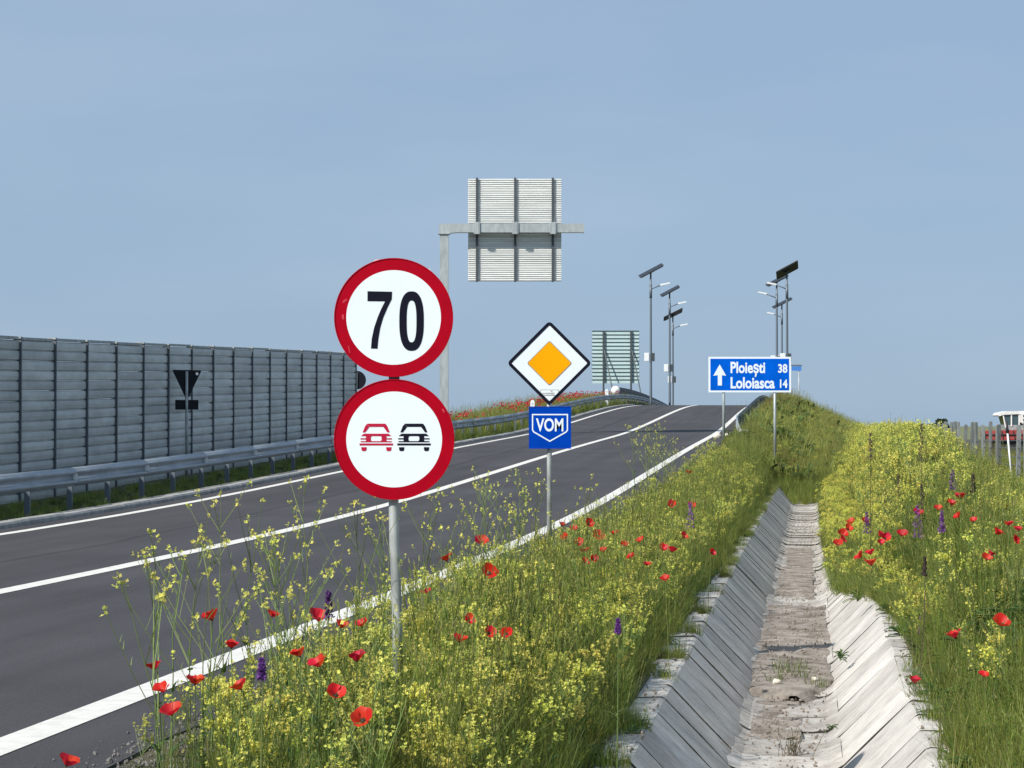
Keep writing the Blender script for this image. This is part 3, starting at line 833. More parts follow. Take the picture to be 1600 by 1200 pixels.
# edge beam (concrete) under it
b = MB(); vs = []
yy = frange(152, 252, 2)
for y in yy:
    for dx, dz in ((-.35, -.5), (.35, -.5), (.35, .16), (-.35, .16)): vs.append(tuple(W(-13.2 + dx, y, zr(y) + dz) - rl))
b.add(vs, [(i * 4 + k, i * 4 + (k + 1) % 4, (i + 1) * 4 + (k + 1) % 4, (i + 1) * 4 + k) for i in range(len(yy) - 1) for k in range(4)] + [(0, 1, 2, 3), (len(vs) - 1, len(vs) - 2, len(vs) - 3, len(vs) - 4)])
b.build('edge_beam', 'kerb', par, fix=True)
# right parapet
par2 = thing('bridge_parapet', 'dark steel parapet of the bridge on the right, behind the direction sign', 'parapet', W(-2.2, 190, zr(190)))
rl = Vector(par2.location)
for k in range(20):
    y = 158 + k * 4
    link('beam', pbm, par2, W(-2.2, y + 2, zr(y + 2) + 1.0) - rl, (math.atan2(zr(y + 3) - zr(y + 1), 2), 0, RZ))
for k in range(41): link('post', ppm, par2, W(-2.2, 158 + 2 * k, zr(158 + 2 * k) - .1) - rl, (0, 0, RZ))

# white delineator posts by the left rail
for u, v, Y, lab in ((832, 625, 100, 'short white marker post on the guardrail, just above the VOM plate'), (948, 608, 138, 'short white marker post on the guardrail below the lattice-backed panel')):
    PX = Y / FPX; X = (u - 800) * PX; g = gw(X, Y); zt = zpix(v, Y) - g
    t = thing('marker_post', lab, 'marker post', (X, Y, g), (0, 0, 0), 'white marker posts along the left guardrail')
    b = MB(); b.prism([(-.10, -.1), (.10, -.1), (.095, zt - .1), (.06, zt), (-.06, zt), (-.095, zt - .1)], -.035, .035); b.build('post', 'whiteplastic', t, fix=True)
    b = MB(); b.box((0, -.040, zt - .16), (.07, .006, .05)); b.build('reflector', 'galv', t)

# ================================================================== GANTRY
Y6 = 87.0; PX = Y6 / FPX; X6 = (694 - 800) * PX; gz = gw(X6, Y6)
t = thing('gantry_sign', 'tall steel cantilever gantry holding a big panel seen from its ribbed white back', 'gantry', (X6, Y6, gz))
def gx(u): return (u - 694) * PX
def gzv(v): return zpix(v, Y6) - gz
cw = 13.5 * PX
b = MB(); z1_ = gzv(366)
b.prism([(-cw / 2, -.2), (cw / 2, -.2), (cw / 2, z1_), (-cw / 2, z1_)], -.17, .17); col_ = b.build('column', 'galv', t, fix=True)
b = MB(); b.box((0, 0, gzv(365)), (cw + .12, .46, .05)); b.build('flange', 'galv', t)
b = MB(); b.box((0, 0, .05), (.7, .7, .3)); b.build('footing', 'kerb', t)
# beam with a haunch over the column
b = MB()
b.prism([(gx(686), gzv(364.5)), (gx(700), gzv(364.5)), (gx(706), gzv(364)), (gx(714), gzv(363.2)), (gx(912), gzv(363.2)), (gx(912), gzv(349.5)), (gx(690), gzv(349.5)), (gx(686), gzv(352))], -.16, .16)
b.build('beam', 'galv', t, fix=True)
b = MB(); b.box((gx(912) + .01, 0, gzv(356.3)), (.02, .36, 15.5 * PX)); b.build('beam_end_cap', 'galv', t)
x0_, x1_ = gx(731), gx(877.5); zt_, zb_ = gzv(277), gzv(438.5)
NP = 24; hp = (zt_ - zb_) / NP
b = MB(); wdt = x1_ - x0_
b.prism([(-.0, 0), (.0, 0)], 0, 0) if False else None
pr = [(-.012, 0), (-.012, hp * .16), (-.045, hp * .22), (-.045, hp * .30), (-.014, hp * .34), (-.014, hp * .68), (-.045, hp * .72), (-.045, hp * .80), (-.012, hp * .86), (-.012, hp - .006), (.012, hp - .006), (.012, 0)]
n = len(pr); b.add([(s_ * wdt / 2, y, z) for s_ in (-1, 1) for y, z in pr], [tuple(range(n)), tuple(range(2 * n - 1, n - 1, -1))] + [(i, i + n, (i + 1) % n + n, (i + 1) % n) for i in range(n)])
plk = b.mesh('plank', 'plank')
bm = bmesh.new(); bm.from_mesh(plk); bmesh.ops.recalc_face_normals(bm, faces=bm.faces); bm.to_mesh(plk); bm.free()
for i in range(NP):
    link('plank', plk, t, ((x0_ + x1_) / 2 + random.uniform(-.006, .006), .37 + random.uniform(-.004, .004), zb_ + i * hp))
for u in (745, 805, 864):
    b = MB(); b.box((gx(u), .285, (zt_ + zb_) / 2), (.085, .06, zt_ - zb_ + .06)); b.build('upright', 'darksteel', t)
    b = MB()
    for s_ in (-1, 1): b.box((gx(u) + s_ * .10, 0.04, gzv(356.5)), (.04, .50, .44))
    b.box((gx(u), -.20, gzv(356.5)), (.15, .05, .46)); b.build('clamp', 'galv', t)

# ================================================================== LATTICE BACKED PANEL (far left)
Y7 = 185.0; PX = Y7 / FPX; X7 = (962 - 800) * PX; gz = gw(X7, Y7)
t = thing('large_sign', 'big sign back tinted pale green for haze, with dark horizontal ribs beyond the left rail', 'road sign', (X7, Y7, gz))
z1_, z0_ = zpix(517, Y7) - gz, zpix(599, Y7) - gz; NP = 14; hp = (z1_ - z0_) / NP; wd = 73 * PX
b = MB(); b.box((0, 0, hp / 2), (wd, .03, hp - .012)); pm = b.mesh('plank', 'plank_haze')
b = MB(); b.box((0, 0, 0), (wd + .1, .05, .045)); rm = b.mesh('rib', 'darksteel')
for i in range(NP):
    link('plank', pm, t, (0, 0, z0_ + i * hp)); link('rib', rm, t, (random.uniform(-.03, .03), -.05, z0_ + (i + 1) * hp))
for u in (943, 986):
    X = (u - 962) * PX; b = MB(); b.box((X, -.14, (z1_ - 2) / 2), (.15, .12, z1_ + 2.0)); b.build('post', 'darksteel', t)
    b = MB(); b.tube([(X + .05, -.12, z1_ * .78), (X + 15 * PX, -1.6, z0_ - 1.2)], .05, 8); b.build('strut', 'darksteel', t)

# ================================================================== SOLAR LAMPS
def lamp(u, vtop, Y, x_arm, plen, tilt, label, group, yaw, boxv, pwid=.72):
    PX = Y / FPX; X = (u - 800) * PX; g = gw(X, Y); z1 = zpix(vtop, Y) - g
    t = thing('solar_street_lamp', label, 'street lamp', (X, Y, g), (0, 0, 0), group)
    b = MB(); b.tube([(0, 0, -.2), (0, 0, .5), (0, 0, z1 - 1.6), (0, 0, z1)], [.11, .10, .075, .065], 10); b.build('pole', 'pole_dark', t, True)
    b = MB(); b.tube([(0, 0, z1 - 1.9), (0, 0, z1 - .9)], .10, 10); b.build('sleeve', 'pole_dark', t, True)
    s_ = x_arm
    b = MB(); b.tube([(0, 0, z1 - 1.25), (s_ * .3, 0, z1 - 1.12), (s_ * .8, 0, z1 - .93)], .04, 8); arm = b.build('arm', 'pole_dark', t, True)
    b = MB(); b.box((s_ * 1.08, 0, z1 - .86), (.62, .30, .11), rot=(0, -s_ * R(12), 0)); b.box((s_ * .82, 0, z1 - .91), (.25, .16, .12), rot=(0, -s_ * R(12), 0)); b.build('lamp_head', 'whiteplastic', arm)
    b = MB(); b.box((0, 0, 0), (plen, pwid, .05)); pn = b.build('solar_panel', 'solar_frame', t); pn.location = (.02, 0, z1 + .12); pn.rotation_euler = (tilt[0], tilt[1], yaw)
    for kx in range(-2, 2):
        for ky in (-1, 0): 
            q = MB(); q.box(((kx + .5) * plen / 4.1, (ky + .5) * pwid / 2.08, .029), (plen / 4.1 - .02, pwid / 2.08 - .02, .006)); q.build('cell', 'solar', pn)
    b = MB(); b.box((0, 0, -.055), (plen * .92, pwid * .9, .05)); b.box((0, 0, -.10), (.3, .3, .08)); b.build('panel_bracket', 'solar', pn)
    zb = zpix(boxv, Y) - g
    b = MB(); b.box((-.30, 0, zb), (.34, .30, .62)); b.box((-.30, -.16, zb), (.30, .02, .56)); b.build('battery_box', 'whiteplastic', t)
    b = MB(); b.box((.17, 0, zb), (.22, .25, .60)); b.build('control_box', 'darksteel', t)
lamp(1017, 425, 166, 1, 1.95, (R(18), R(-28), 0), 'solar street lamp left of the crest, nearest and tallest of the left three', 'solar lamps on the left of the bridge', 0, 558)
lamp(1046.5, 456.5, 190, 1, 1.75, (R(18), R(-28), 0), 'solar street lamp on the left side, middle one of the left three', 'solar lamps on the left of the bridge', R(0), 575)
lamp(1051.5, 493, 215, 1, 2.0, (R(-22), R(-26), 0), 'solar street lamp on the left side, lowest and farthest of the left three', 'solar lamps on the left of the bridge', R(8), 593, 1.0)
lamp(1230, 424, 160, -1, 1.75, (R(-30), R(-28), 0), 'solar street lamp on the right of the crest, tallest with its broad panel highest', 'solar lamps on the right of the bridge', R(6), 559, 1.1)
lamp(1214, 440, 172, -1, 1.8, (R(16), R(-27), 0), 'solar street lamp on the right of the crest, leftmost pole of the right three', 'solar lamps on the right of the bridge', 0, 562)
lamp(1222, 475, 212, -1, 2.0, (R(16), R(-27), 0), 'solar street lamp on the right of the crest, shortest with its panel lowest', 'solar lamps on the right of the bridge', 0, 560)

# far small blue sign right of the direction sign
Y = 200; PX = Y / FPX; X = (1248.5 - 800) * PX; g = gw(X, Y)
t = thing('far_sign', 'thin far pole with a small pale blue plate, just right of the direction sign', 'road sign', (X, Y, g))
z1 = zpix(571, Y) - g
b = MB(); b.tube([(0, 0, -.2), (0, 0, z1)], .05, 8); b.build('pole', 'galv', t, True)
b = MB(); b.box((-.25, 0, z1), (1.0, .12, .12)); b.build('arm', 'pole_dark', t)
b = MB(); b.box((-.22, -.08, z1 - .27), (.85, .04, .38)); b.build('plate', 'paleblue', t)

# ================================================================== FENCE at right
fence = thing('fence', 'weathered grey post-and-wire fence along the field on the right', 'fence', W(6.0, 80, ground(6, 80)))
rl = Vector(fence.location)
fy = [3560 * 6.0 / (u - 1266) for u in (1615, 1604, 1590, 1573.5, 1559.5, 1546.5, 1537, 1526, 1518, 1507, 1499, 1493, 1486, 1479, 1472.5, 1466, 1460, 1455, 1450, 1446, 1442)]
for k, y in enumerate(fy):
    g = ground(6.0, y); zt = zpix(random.uniform(658, 664) if k < 16 else 664, y)
    if k in (3,): continue
    hgt = zt - g; ww = random.uniform(.095, .135)
    b = MB(); b.prism([(-ww / 2, -.2), (ww / 2, -.2), (ww / 2 * .9, hgt - .03), (ww / 4, hgt), (-ww / 3, hgt), (-ww / 2, hgt - .04)], -.07, .07)
    o = b.build('post', 'postwood', fence, fix=True); o.location = W(6.0, y, g) - rl; o.rotation_euler = (random.uniform(-.03, .03), random.uniform(-.035, .035), random.uniform(-.4, .4))
for hz in (.25, .5, .75, 1.0, 1.22):
    b = MB(); pts = []
    for y in sorted(fy): pts.append(W(6.0, y, ground(6, y) * .3 + .7 * interp([(60, ground(6, 60)), (125, ground(6, 125))], y) + hz) - rl)
    b.tube(pts, .010, 4); b.build('wire', 'wire', fence)
# leaning white snow pole
Y = 68; PX = Y / FPX; Xa = (1581 - 800) * PX; g = gw(Xa, Y)
t = thing('marker_pole', 'thin white leaning pole with a black tip among the fence posts', 'marker pole', (Xa, Y, g))
z1 = zpix(676, Y) - g
b = MB(); b.tube([(0, 0, -.1), (-7 * PX, 0, z1)], .028, 8); b.build('shaft', 'whiteplastic', t, True)
b = MB(); b.tube([(-7 * PX, 0, z1 + .002), (-7.6 * PX, 0, z1 + .16), (-7.6 * PX, 0, z1 + .34)], [.06, .035, .02], 8); b.build('tip', 'machine_dark', t, True)

# ================================================================== COMBINE HARVESTER
Y = 178.0; PX = Y / FPX; Xc = (1576 - 800) * PX; g = -1.14
t = thing('combine_harvester', 'white and red combine harvester in the field behind the fence, cut by the frame', 'harvester', (Xc, Y, g))
def cx(u): return (u - 1576) * PX
def cz_(v): return zpix(v, Y) - g
b = MB(); b.prism([(cx(1555), cz_(649)), (cx(1558), cz_(645)), (cx(1570), cz_(642.5)), (cx(1640), cz_(641.5)), (cx(1640), cz_(646.5)), (cx(1590), cz_(647)), (cx(1563), cz_(648.2)), (cx(1557), cz_(650.5))], -1.1, 1.1); b.build('cab_roof', 'machine_white', t, fix=True)
b = MB(); b.prism([(cx(1563.5), cz_(648.3)), (cx(1587), cz_(647.4)), (cx(1587), cz_(664)), (cx(1567.5), cz_(664))], -.95, .95); cab = b.build('cab_window', 'glass', t, fix=True)
b = MB()
for (a, c) in (((1563, 648), (1567, 668)), ((1576, 648), (1576, 666)), ((1588, 647), (1588, 668))):
    b.tube([(cx(a[0]), -1.0, cz_(a[1])), (cx(c[0]), -1.0, cz_(c[1]))], .06, 6)
b.build('cab_frame', 'machine_white', t)
b = MB(); b.prism([(cx(1566), cz_(664.3)), (cx(1594), cz_(664.3)), (cx(1594), cz_(696)), (cx(1570), cz_(696))], -1.0, 1.0); b.build('cab_base', 'galv_old', t, fix=True)
b = MB(); b.prism([(cx(1589.5), cz_(646.5)), (cx(1680), cz_(646)), (cx(1690), cz_(660)), (cx(1690), cz_(698)), (cx(1595), cz_(698)), (cx(1595), cz_(664)), (cx(1589.5), cz_(660))], -1.35, 1.35); bd = b.build('body', 'machine_white', t, fix=True)
for r0 in (650, 656, 662):
    for c0 in range(6):
        b = MB(); b.box((cx(1594 + c0 * 5), -1.38, cz_(r0)), (.14, .05, .16)); b.build('louvre', 'machine_dark', bd)
b = MB(); b.box((cx(1640), -1.40, cz_(680)), (4.2, .05, .45)); b.build('stripe', 'machine_red', bd)
b = MB()
b.prism([(cx(1527), cz_(673)), (cx(1588), cz_(671.5)), (cx(1588), cz_(686)), (cx(1548), cz_(688)), (cx(1527), cz_(684))], -2.2, -1.2)
hd = b.build('header', 'machine_red', t, fix=True)
b = MB()
for k in range(7):
    b.tube([(cx(1528 + k * 9), -2.25, cz_(673)), (cx(1531 + k * 9), -2.25, cz_(687))], .035, 5)
b.tube([(cx(1526), -2.26, cz_(679)), (cx(1588), -2.26, cz_(679))], .05, 6); b.build('reel_tines', 'machine_dark', hd)
b = MB(); b.prism([(cx(1545), cz_(688.4)), (cx(1592), cz_(686.4)), (cx(1600), cz_(705)), (cx(1555), cz_(712))], -1.9, -.4); b.build('feeder_house', 'machine_dark', t, fix=True)
for (u, r_) in ((1608, .85), (1675, .6)):
    for s_ in (-1, 1):
        b = MB(); b.tube([(cx(u), s_ * 1.5 - .25, r_), (cx(u), s_ * 1.5 + .25, r_)], r_, 24); wh = b.build('wheel', 'machine_dark', t, fix=True)
        b = MB(); b.tube([(cx(u), s_ * 1.78 - .02, r_), (cx(u), s_ * 1.78 + .02, r_)], r_ * .5, 16); b.build('rim', 'machine_white', wh, fix=True)

# two pale stones by the rail end
for u, v, s_, lab in ((1121, 697, .17, 'larger pale rounded stone beside the white end of the near guardrail'), (1137, 698, .13, 'smaller pale stone right below the white guardrail end')):
    Y = 83.5; PX = Y / FPX; X = (u - 800) * PX; g = gw(X, Y)
    bm = bmesh.new(); bmesh.ops.create_icosphere(bm, subdivisions=3, radius=s_)
    for v_ in bm.verts: v_.co *= 1 + noise.noise(v_.co * 6 + Vector((u, 0, 0))) * .25; v_.co.z *= .8
    me = bpy.data.meshes.new('stone'); bm.to_mesh(me); bm.free(); me.materials.append(M['stone'])
    me.polygons.foreach_set('use_smooth', [True] * len(me.polygons))
    tag(link('stone', me, None, (X, Y, g + s_ * .9)), lab, 'stone')

# far trees on the plain
def far_tree(X, Y, hgt, wid, seed, label):
    rn = random.Random(seed); t = thing('tree', label, 'tree', (X, Y, -1.16), (0, 0, 0), 'far trees on the plain')
    b = MB(); b.tube([(0, 0, -.2), (.1, 0, hgt * .35), (0, 0, hgt * .8)], [.25, .18, .06], 7)
    for k in range(6): a = rn.random() * 6.28; b.tube([(0, 0, hgt * .3), (math.cos(a) * wid * .3, math.sin(a) * wid * .3, hgt * rn.uniform(.55, .85))], [.1, .03], 5)
    b.build('trunk', 'bark', t)
    b = MB(); cl = [(rn.gauss(0, wid * .22), rn.gauss(0, wid * .22), hgt * rn.uniform(.35, .85), rn.uniform(.14, .24) * wid) for _ in range(14)]
    for k in range(2600):
        c = rn.choice(cl); d = Vector((rn.gauss(0, 1), rn.gauss(0, 1), rn.gauss(0, .8))).normalized() * c[3] * rn.random() ** .4
        p = Vector(c[:3]) + d; s_ = rn.uniform(.10, .22); e = Euler((rn.random() * 6, rn.random() * 6, rn.random() * 6)).to_matrix()
        b.add([p + e @ Vector(q) * s_ for q in ((-1, -.6, 0), (1, -.6, 0), (1, .6, .2), (-1, .6, 0))], [(0, 1, 2, 3)])
    b.build('crown', 'treeleaf', t)
far_tree((1467 - 800) * 420 / FPX, 420, 4.2, 3.6, 1, 'dark bushy far tree just left of the fence, the taller of two')
far_tree((1452 - 800) * 440 / FPX, 440, 3.2, 3.2, 2, 'low dark far tree left of the fence, the lower of two')

# ================================================================== VEGETATION
PROTO = {}
protocol = {}
def blade(b, base, ang, lean, h, wd, m=0, seg=3, bend=1.6):
    d = Vector((math.cos(ang), math.sin(ang), 0)); side = Vector((-d.y, d.x, 0))
    vs = []
    for i in range(seg + 1):
        t_ = i / seg
        p = Vector(base) + d * lean * t_ ** bend + Vector((0, 0, h * (t_ - .18 * t_ * t_ * (lean / max(h, .01)))))
        ww = wd * (1 - t_ ** 1.5) if i < seg else 0
        if i < seg: vs += [p - side * ww * .5, p + side * ww * .5]
        else: vs.append(p)
    fs = [(2 * i, 2 * i + 1, 2 * i + 3, 2 * i + 2) for i in range(seg - 1)] + [(2 * seg - 2, 2 * seg - 1, 2 * seg)]
    b.add(vs, fs, m)
def tuft(seed, n, rad, h0, h1, wd, mats, heads=0, lean=.35):
    rn = random.Random(seed); b = MB()
    for i in range(n):
        a = rn.random() * 2 * PI; r_ = rad * math.sqrt(rn.random()); h = rn.uniform(h0, h1) * rn.uniform(.8, 1.1)
        a2 = a + rn.gauss(0, .9)
        blade(b, (r_ * math.cos(a), r_ * math.sin(a), -.02), a2, h * rn.uniform(.05, lean * 2.6), h, wd * rn.uniform(.7, 1.3), rn.choice([0] * 9 + [1]) if len(mats) > 1 else 0)
    for i in range(heads):
        a = rn.random() * 2 * PI; r_ = rad * math.sqrt(rn.random()); h = h1 * rn.uniform(1.0, 1.35); lx = rn.gauss(0, .08); ly = rn.gauss(0, .08)
        p0 = Vector((r_ * math.cos(a), r_ * math.sin(a), 0)); p1 = p0 + Vector((lx * .5, ly * .5, h * .6)); p2 = p0 + Vector((lx, ly, h))
        b.tube([p0, p1, p2], [.0020, .0015, .001], 3, 0, False)
        for k in range(7):
            q = p1.lerp(p2, .55 + .45 * k / 6); blade(b, q, rn.random() * 6.28, .012, .03, .007, rn.choice([0, 1]) if len(mats) > 1 else 0, 2)
    return b
def flower4(b, p, s, rn, m):
    e = Euler((rn.gauss(0, .6), rn.gauss(0, .6), rn.random() * 6)).to_matrix()
    for k in range(4):
        a = k * PI / 2; d = Vector((math.cos(a), math.sin(a), .35)); sd_ = Vector((-math.sin(a), math.cos(a), 0))
        b.add([p, p + e @ (d * s * .6 + sd_ * s * .45), p + e @ (d * s * 1.15), p + e @ (d * s * .6 - sd_ * s * .45)], [(0, 1, 2, 3)], m)
def mustard_stems(rn, h, nb, spread, leafy=True):
    """returns stems mesh builder and the list of tips"""
    b = MB(); tips = []
    lean = Vector((rn.gauss(0, .10), rn.gauss(0, .10), 0)) * h
    main = [Vector((0, 0, -.03))]; 
    for i in range(1, 6):
        t_ = i / 5; main.append(Vector((0, 0, h * t_)) + lean * t_ ** 1.5 + Vector((rn.gauss(0, .01), rn.gauss(0, .01), 0)))
    b.tube(main, [.0034, .003, .0026, .0022, .0016, .001], 4, 0, False)
    tips.append((main[-1], main[-1] - main[-2]))
    def along(t_):
        f = t_ * 5; i = min(4, int(f)); return main[i].lerp(main[i + 1], f - i)
    for k in range(nb):
        t_ = rn.uniform(.35, .92); p = along(t_); a = rn.random() * 2 * PI; ln = h * rn.uniform(.18, .48) * (1.15 - t_) * 1.6
        d = Vector((math.cos(a) * spread, math.sin(a) * spread, 1)).normalized()
        q1 = p + d * ln * .5 + Vector((0, 0, ln * .03)); q2 = p + d * ln + Vector((0, 0, ln * .14))
        b.tube([p, q1, q2], [.0022, .0018, .001], 3, 0, False); tips.append((q2, q2 - q1))
        for j in range(rn.randint(1, 4)):       # pods
            s_ = rn.uniform(.3, .8); w_ = p.lerp(q2, s_); aa = rn.random() * 6.28
            blade(b, w_, aa, .015, .035, .004, 1, 2)
        if rn.random() < .5:
            aa = rn.random() * 6.28; m1 = q1; q3 = m1 + Vector((math.cos(aa) * .4, math.sin(aa) * .4, 1)).normalized() * ln * .4
            b.tube([m1, q3], [.0015, .0008], 3, 0, False); tips.append((q3, q3 - m1))
    if leafy:
        for k in range(7):
            t_ = rn.uniform(.02, .45); p = along(t_); blade(b, p, rn.random() * 6.28, rn.uniform(.06, .16), rn.uniform(.01, .09), rn.uniform(.014, .03), 2, 3)
    return b, tips
def head(rn, n=6, s=.0085, up=.03):
    b = MB()
    for k in range(n):
        a = rn.random() * 6.28; r_ = rn.uniform(0, .014); flower4(b, Vector((r_ * math.cos(a), r_ * math.sin(a), rn.uniform(-up, .012))), s * rn.uniform(.75, 1.2), rn, 0)
    for k in range(3):
        blade(b, (rn.gauss(0, .003), rn.gauss(0, .003), .002), rn.random() * 6, .004, .012, .005, 1, 2)
    return b
def mustard(seed, h, nb, spread, fl=1.0, ncl=5, lime=False):
    rn = random.Random(seed); b, tips = mustard_stems(rn, h, nb, spread)
    for p, d in tips:
        if rn.random() > fl: continue
        hb = head(rn, ncl)
        b.add([Vector(q) + p for q in hb.v], [f for f in hb.f], 3)
        b.m[-len(hb.f):] = [3 if x == 0 else 4 for x in hb.m]
    return b
def leafy(seed, n, ln, wd, h):
    rn = random.Random(seed); b = MB()
    for i in range(n):
        a = rn.random() * 6.28; l_ = ln * rn.uniform(.6, 1.2); w_ = wd * rn.uniform(.7, 1.2); z0 = rn.uniform(0, h * .5); up = rn.uniform(.2, 1.1)
        d = Vector((math.cos(a), math.sin(a), 0)); sd_ = Vector((-d.y, d.x, 0)); vs = []
        tt = (0, .3, .6, .85, 1.0); ww = (.1, .8, 1.0, .6, 0)
        for t_, q in zip(tt, ww):
            p = d * l_ * t_ + Vector((0, 0, z0 + h * up * t_ - h * .55 * t_ * t_))
            vs += [p - sd_ * w_ * q * .5 + Vector((0, 0, .006)), p, p + sd_ * w_ * q * .5 + Vector((0, 0, .006))]
        fs = []
        for k in range(4): fs += [(3 * k, 3 * k + 1, 3 * k + 4, 3 * k + 3), (3 * k + 1, 3 * k + 2, 3 * k + 5, 3 * k + 4)]
        b.add(vs, fs, 0)
    return b

def make_sources(cname, meshes):
    c = bpy.data.collections.new(cname)
    for i, me in enumerate(meshes):
        o = bpy.data.objects.new('%s_source_%02d' % (cname, i), me); c.objects.link(o)
    return c
def scatter(name, label, cat, col, pts):
    """pts: (x, y, z, rx, ry, rz, scale, index)"""
    me = bpy.data.meshes.new(name); me.from_pydata([p[:3] for p in pts], [], [])
    a = me.attributes.new('rot', 'FLOAT_VECTOR', 'POINT'); a.data.foreach_set('vector', [c for p in pts for c in p[3:6]])
    a = me.attributes.new('scl', 'FLOAT', 'POINT'); a.data.foreach_set('value', [p[6] for p in pts])
    a = me.attributes.new('idx', 'INT', 'POINT'); a.data.foreach_set('value', [p[7] for p in pts])
    o = link(name, me); kind(o, 'stuff'); tag(o, label, cat)
    ng = bpy.data.node_groups.new(name + '_nodes', 'GeometryNodeTree')
    ng.interface.new_socket('Geometry', in_out='INPUT', socket_type='NodeSocketGeometry'); ng.interface.new_socket('Geometry', in_out='OUTPUT', socket_type='NodeSocketGeometry')
    n = ng.nodes; l = ng.links.new
    gi = n.new('NodeGroupInput'); go = n.new('NodeGroupOutput')
    ci = n.new('GeometryNodeCollectionInfo'); ci.inputs['Collection'].default_value = col; ci.inputs['Separate Children'].default_value = True; ci.inputs['Reset Children'].default_value = True
    ip = n.new('GeometryNodeInstanceOnPoints'); ip.inputs['Pick Instance'].default_value = True
    def na(nm, ty):
        q = n.new('GeometryNodeInputNamedAttribute'); q.data_type = ty; q.inputs['Name'].default_value = nm
        return [s_ for s_ in q.outputs if s_.enabled and s_.name == 'Attribute'][0]
    er = n.new('FunctionNodeEulerToRotation')
    l(na('rot', 'FLOAT_VECTOR'), er.inputs[0]); l(er.outputs[0], ip.inputs['Rotation'])
    l(na('scl', 'FLOAT'), ip.inputs['Scale']); l(na('idx', 'INT'), ip.inputs['Instance Index'])
    l(gi.outputs[0], ip.inputs['Points']); l(ci.outputs[0], ip.inputs['Instance']); l(ip.outputs[0], go.inputs[0])
    md = o.modifiers.new('scatter', 'NODES'); md.node_group = ng
    return o

MG = ['grass', 'dry']
grass_src = make_sources('grass_sources',
    [tuft(i, 46, .13, .16, .42, .0075, MG, 0).mesh('t', MG) for i in range(4)] +                     # 0-3 green tuft
    [tuft(10 + i, 36, .12, .30, .62, .0075, MG, 7).mesh('t', MG) for i in range(3)] +              # 4-6 tall tuft with seed heads
    [tuft(20 + i, 40, .14, .10, .30, .006, ['dry', 'grass'], 4).mesh('t', ['dry', 'grass']) for i in range(2)] +   # 7-8 straw
    [leafy(30 + i, 16, .16, .05, .16).mesh('t', ['leaf']) for i in range(3)])                        # 9-11 broad leaves
MM = ['stem', 'pod', 'leaf', 'yellow', 'lime']
must_src = make_sources('flower_sources',
    [mustard(50 + i, .62, 10, .55, .9, 5).mesh('t', MM) for i in range(4)] +                         # 0-3 ordinary
    [mustard(60 + i, .50, 16, .6, 1.0, 7).mesh('t', MM) for i in range(3)] +                         # 4-6 dense
    [mustard(70 + i, .95, 12, .5, .8, 5).mesh('t', MM) for i in range(3)])                           # 7-9 tall
far_src = make_sources('far_grass_sources',
    [tuft(80 + i, 60, .28, .20, .55, .016, ['grass2', 'dry'], 3).mesh('t', ['grass2', 'dry']) for i in range(3)] +
    [tuft(90 + i, 40, .26, .2, .5, .016, ['rust', 'dry'], 3).mesh('t', ['rust', 'dry']) for i in range(2)] +
    [leafy(95 + i, 26, .34, .09, .45).mesh('t', ['leaf']) for i in range(2)])

rn = random.Random(5)
def rot(tl=.12): return (rn.gauss(0, tl), rn.gauss(0, tl), rn.random() * 2 * PI)
def sight(x, y):
    return .30 if 9 < y < 13.6 and abs(x * FPX / y + 1266 - 617) < 34 else 1.0
# near and middle grass, both sides of the ditch
G = []; F = []
def patch(x, y, f=.35, s=0): return noise.noise((x * f * 2, y * f, s)) * .5 + .5
def left_verge(n):
    for i in range(n):
        y = 5.5 + (rn.random() ** 1.55) * 84
        x = rn.uniform(-2.95, -1.08)
        if x > -1.36 and patch(0, y, 1.3, 21) < (.62 if y < 30 else .5): continue
        e = x + 2.95                                                     # distance from the gravel
        gap = patch(x, y, 1.2, 9)
        if e < .35 and rn.random() > (.15 + e * 1.6) * (1 if y > 17 else .75): continue
        if y > 84 and x > -1.35: continue
        if y < 9.5 and e < .45 + (9.5 - y) * .25: continue
        yield x, y, e
for x, y, e in left_verge(12500):
    hs = lerp(.55, 1.05, min(1, e * 1.4)) * rn.uniform(.8, 1.2)
    if x > -1.6: hs *= .72
    if x > -1.36: hs *= .6
    hs *= sight(x, y) * lerp(.62, 1.0, sstep(6.5, 12, y)) * lerp(.35, 1, min(1, e * 1.8)) 
    r_ = rn.random()
    idx = rn.randint(0, 3) if r_ < .66 else rn.randint(4, 6) if r_ < .80 else rn.randint(7, 8) if r_ < .84 else rn.randint(9, 11)
    z = ground(min(x, -1.29), y) if x < -1.2 else ZT - .01
    G.append((*W(x, y, z), *rot(), hs, idx))
for i in range(15000):
    y = 8 + (rn.random() ** 1.45) * 86
    x = .84 + rn.random() ** .9 * 5.6
    if x < .87: z = ZT - .02
    else: z = ground(x, y)
    edge = x - .84
    if edge < .2 and rn.random() > .55: continue
    hs = lerp(.55, 1.0, min(1, edge * 1.8)) * rn.uniform(.8, 1.2)
    r_ = rn.random(); brd = patch(x, y, .5, 2) > .6 and y < 26
    idx = rn.randint(9, 11) if (brd and r_ < .55) else rn.randint(0, 3) if r_ < .62 else rn.randint(4, 6) if r_ < .80 else rn.randint(7, 8) if r_ < .85 else rn.randint(9, 11)
    if x > .05 * y + .75 and y > 26: hs *= .5
    G.append((*W(x, y, z), *rot(), hs * (1.3 if idx > 8 else 1), idx))
for i in range(2200):      # thick sward along the right rim, close by
    y = rn.uniform(8, 30); x = rn.uniform(.80, 2.2)
    if x < .95 and patch(0, y, 1.6, 51) < .5: continue
    z = ground(x, y) if x > .87 else ZT - .01
    G.append((*W(x, y, z), *rot(.22), rn.uniform(.5, .95), rn.choice([0, 1, 2, 3, 4, 9, 10, 11, 7])))
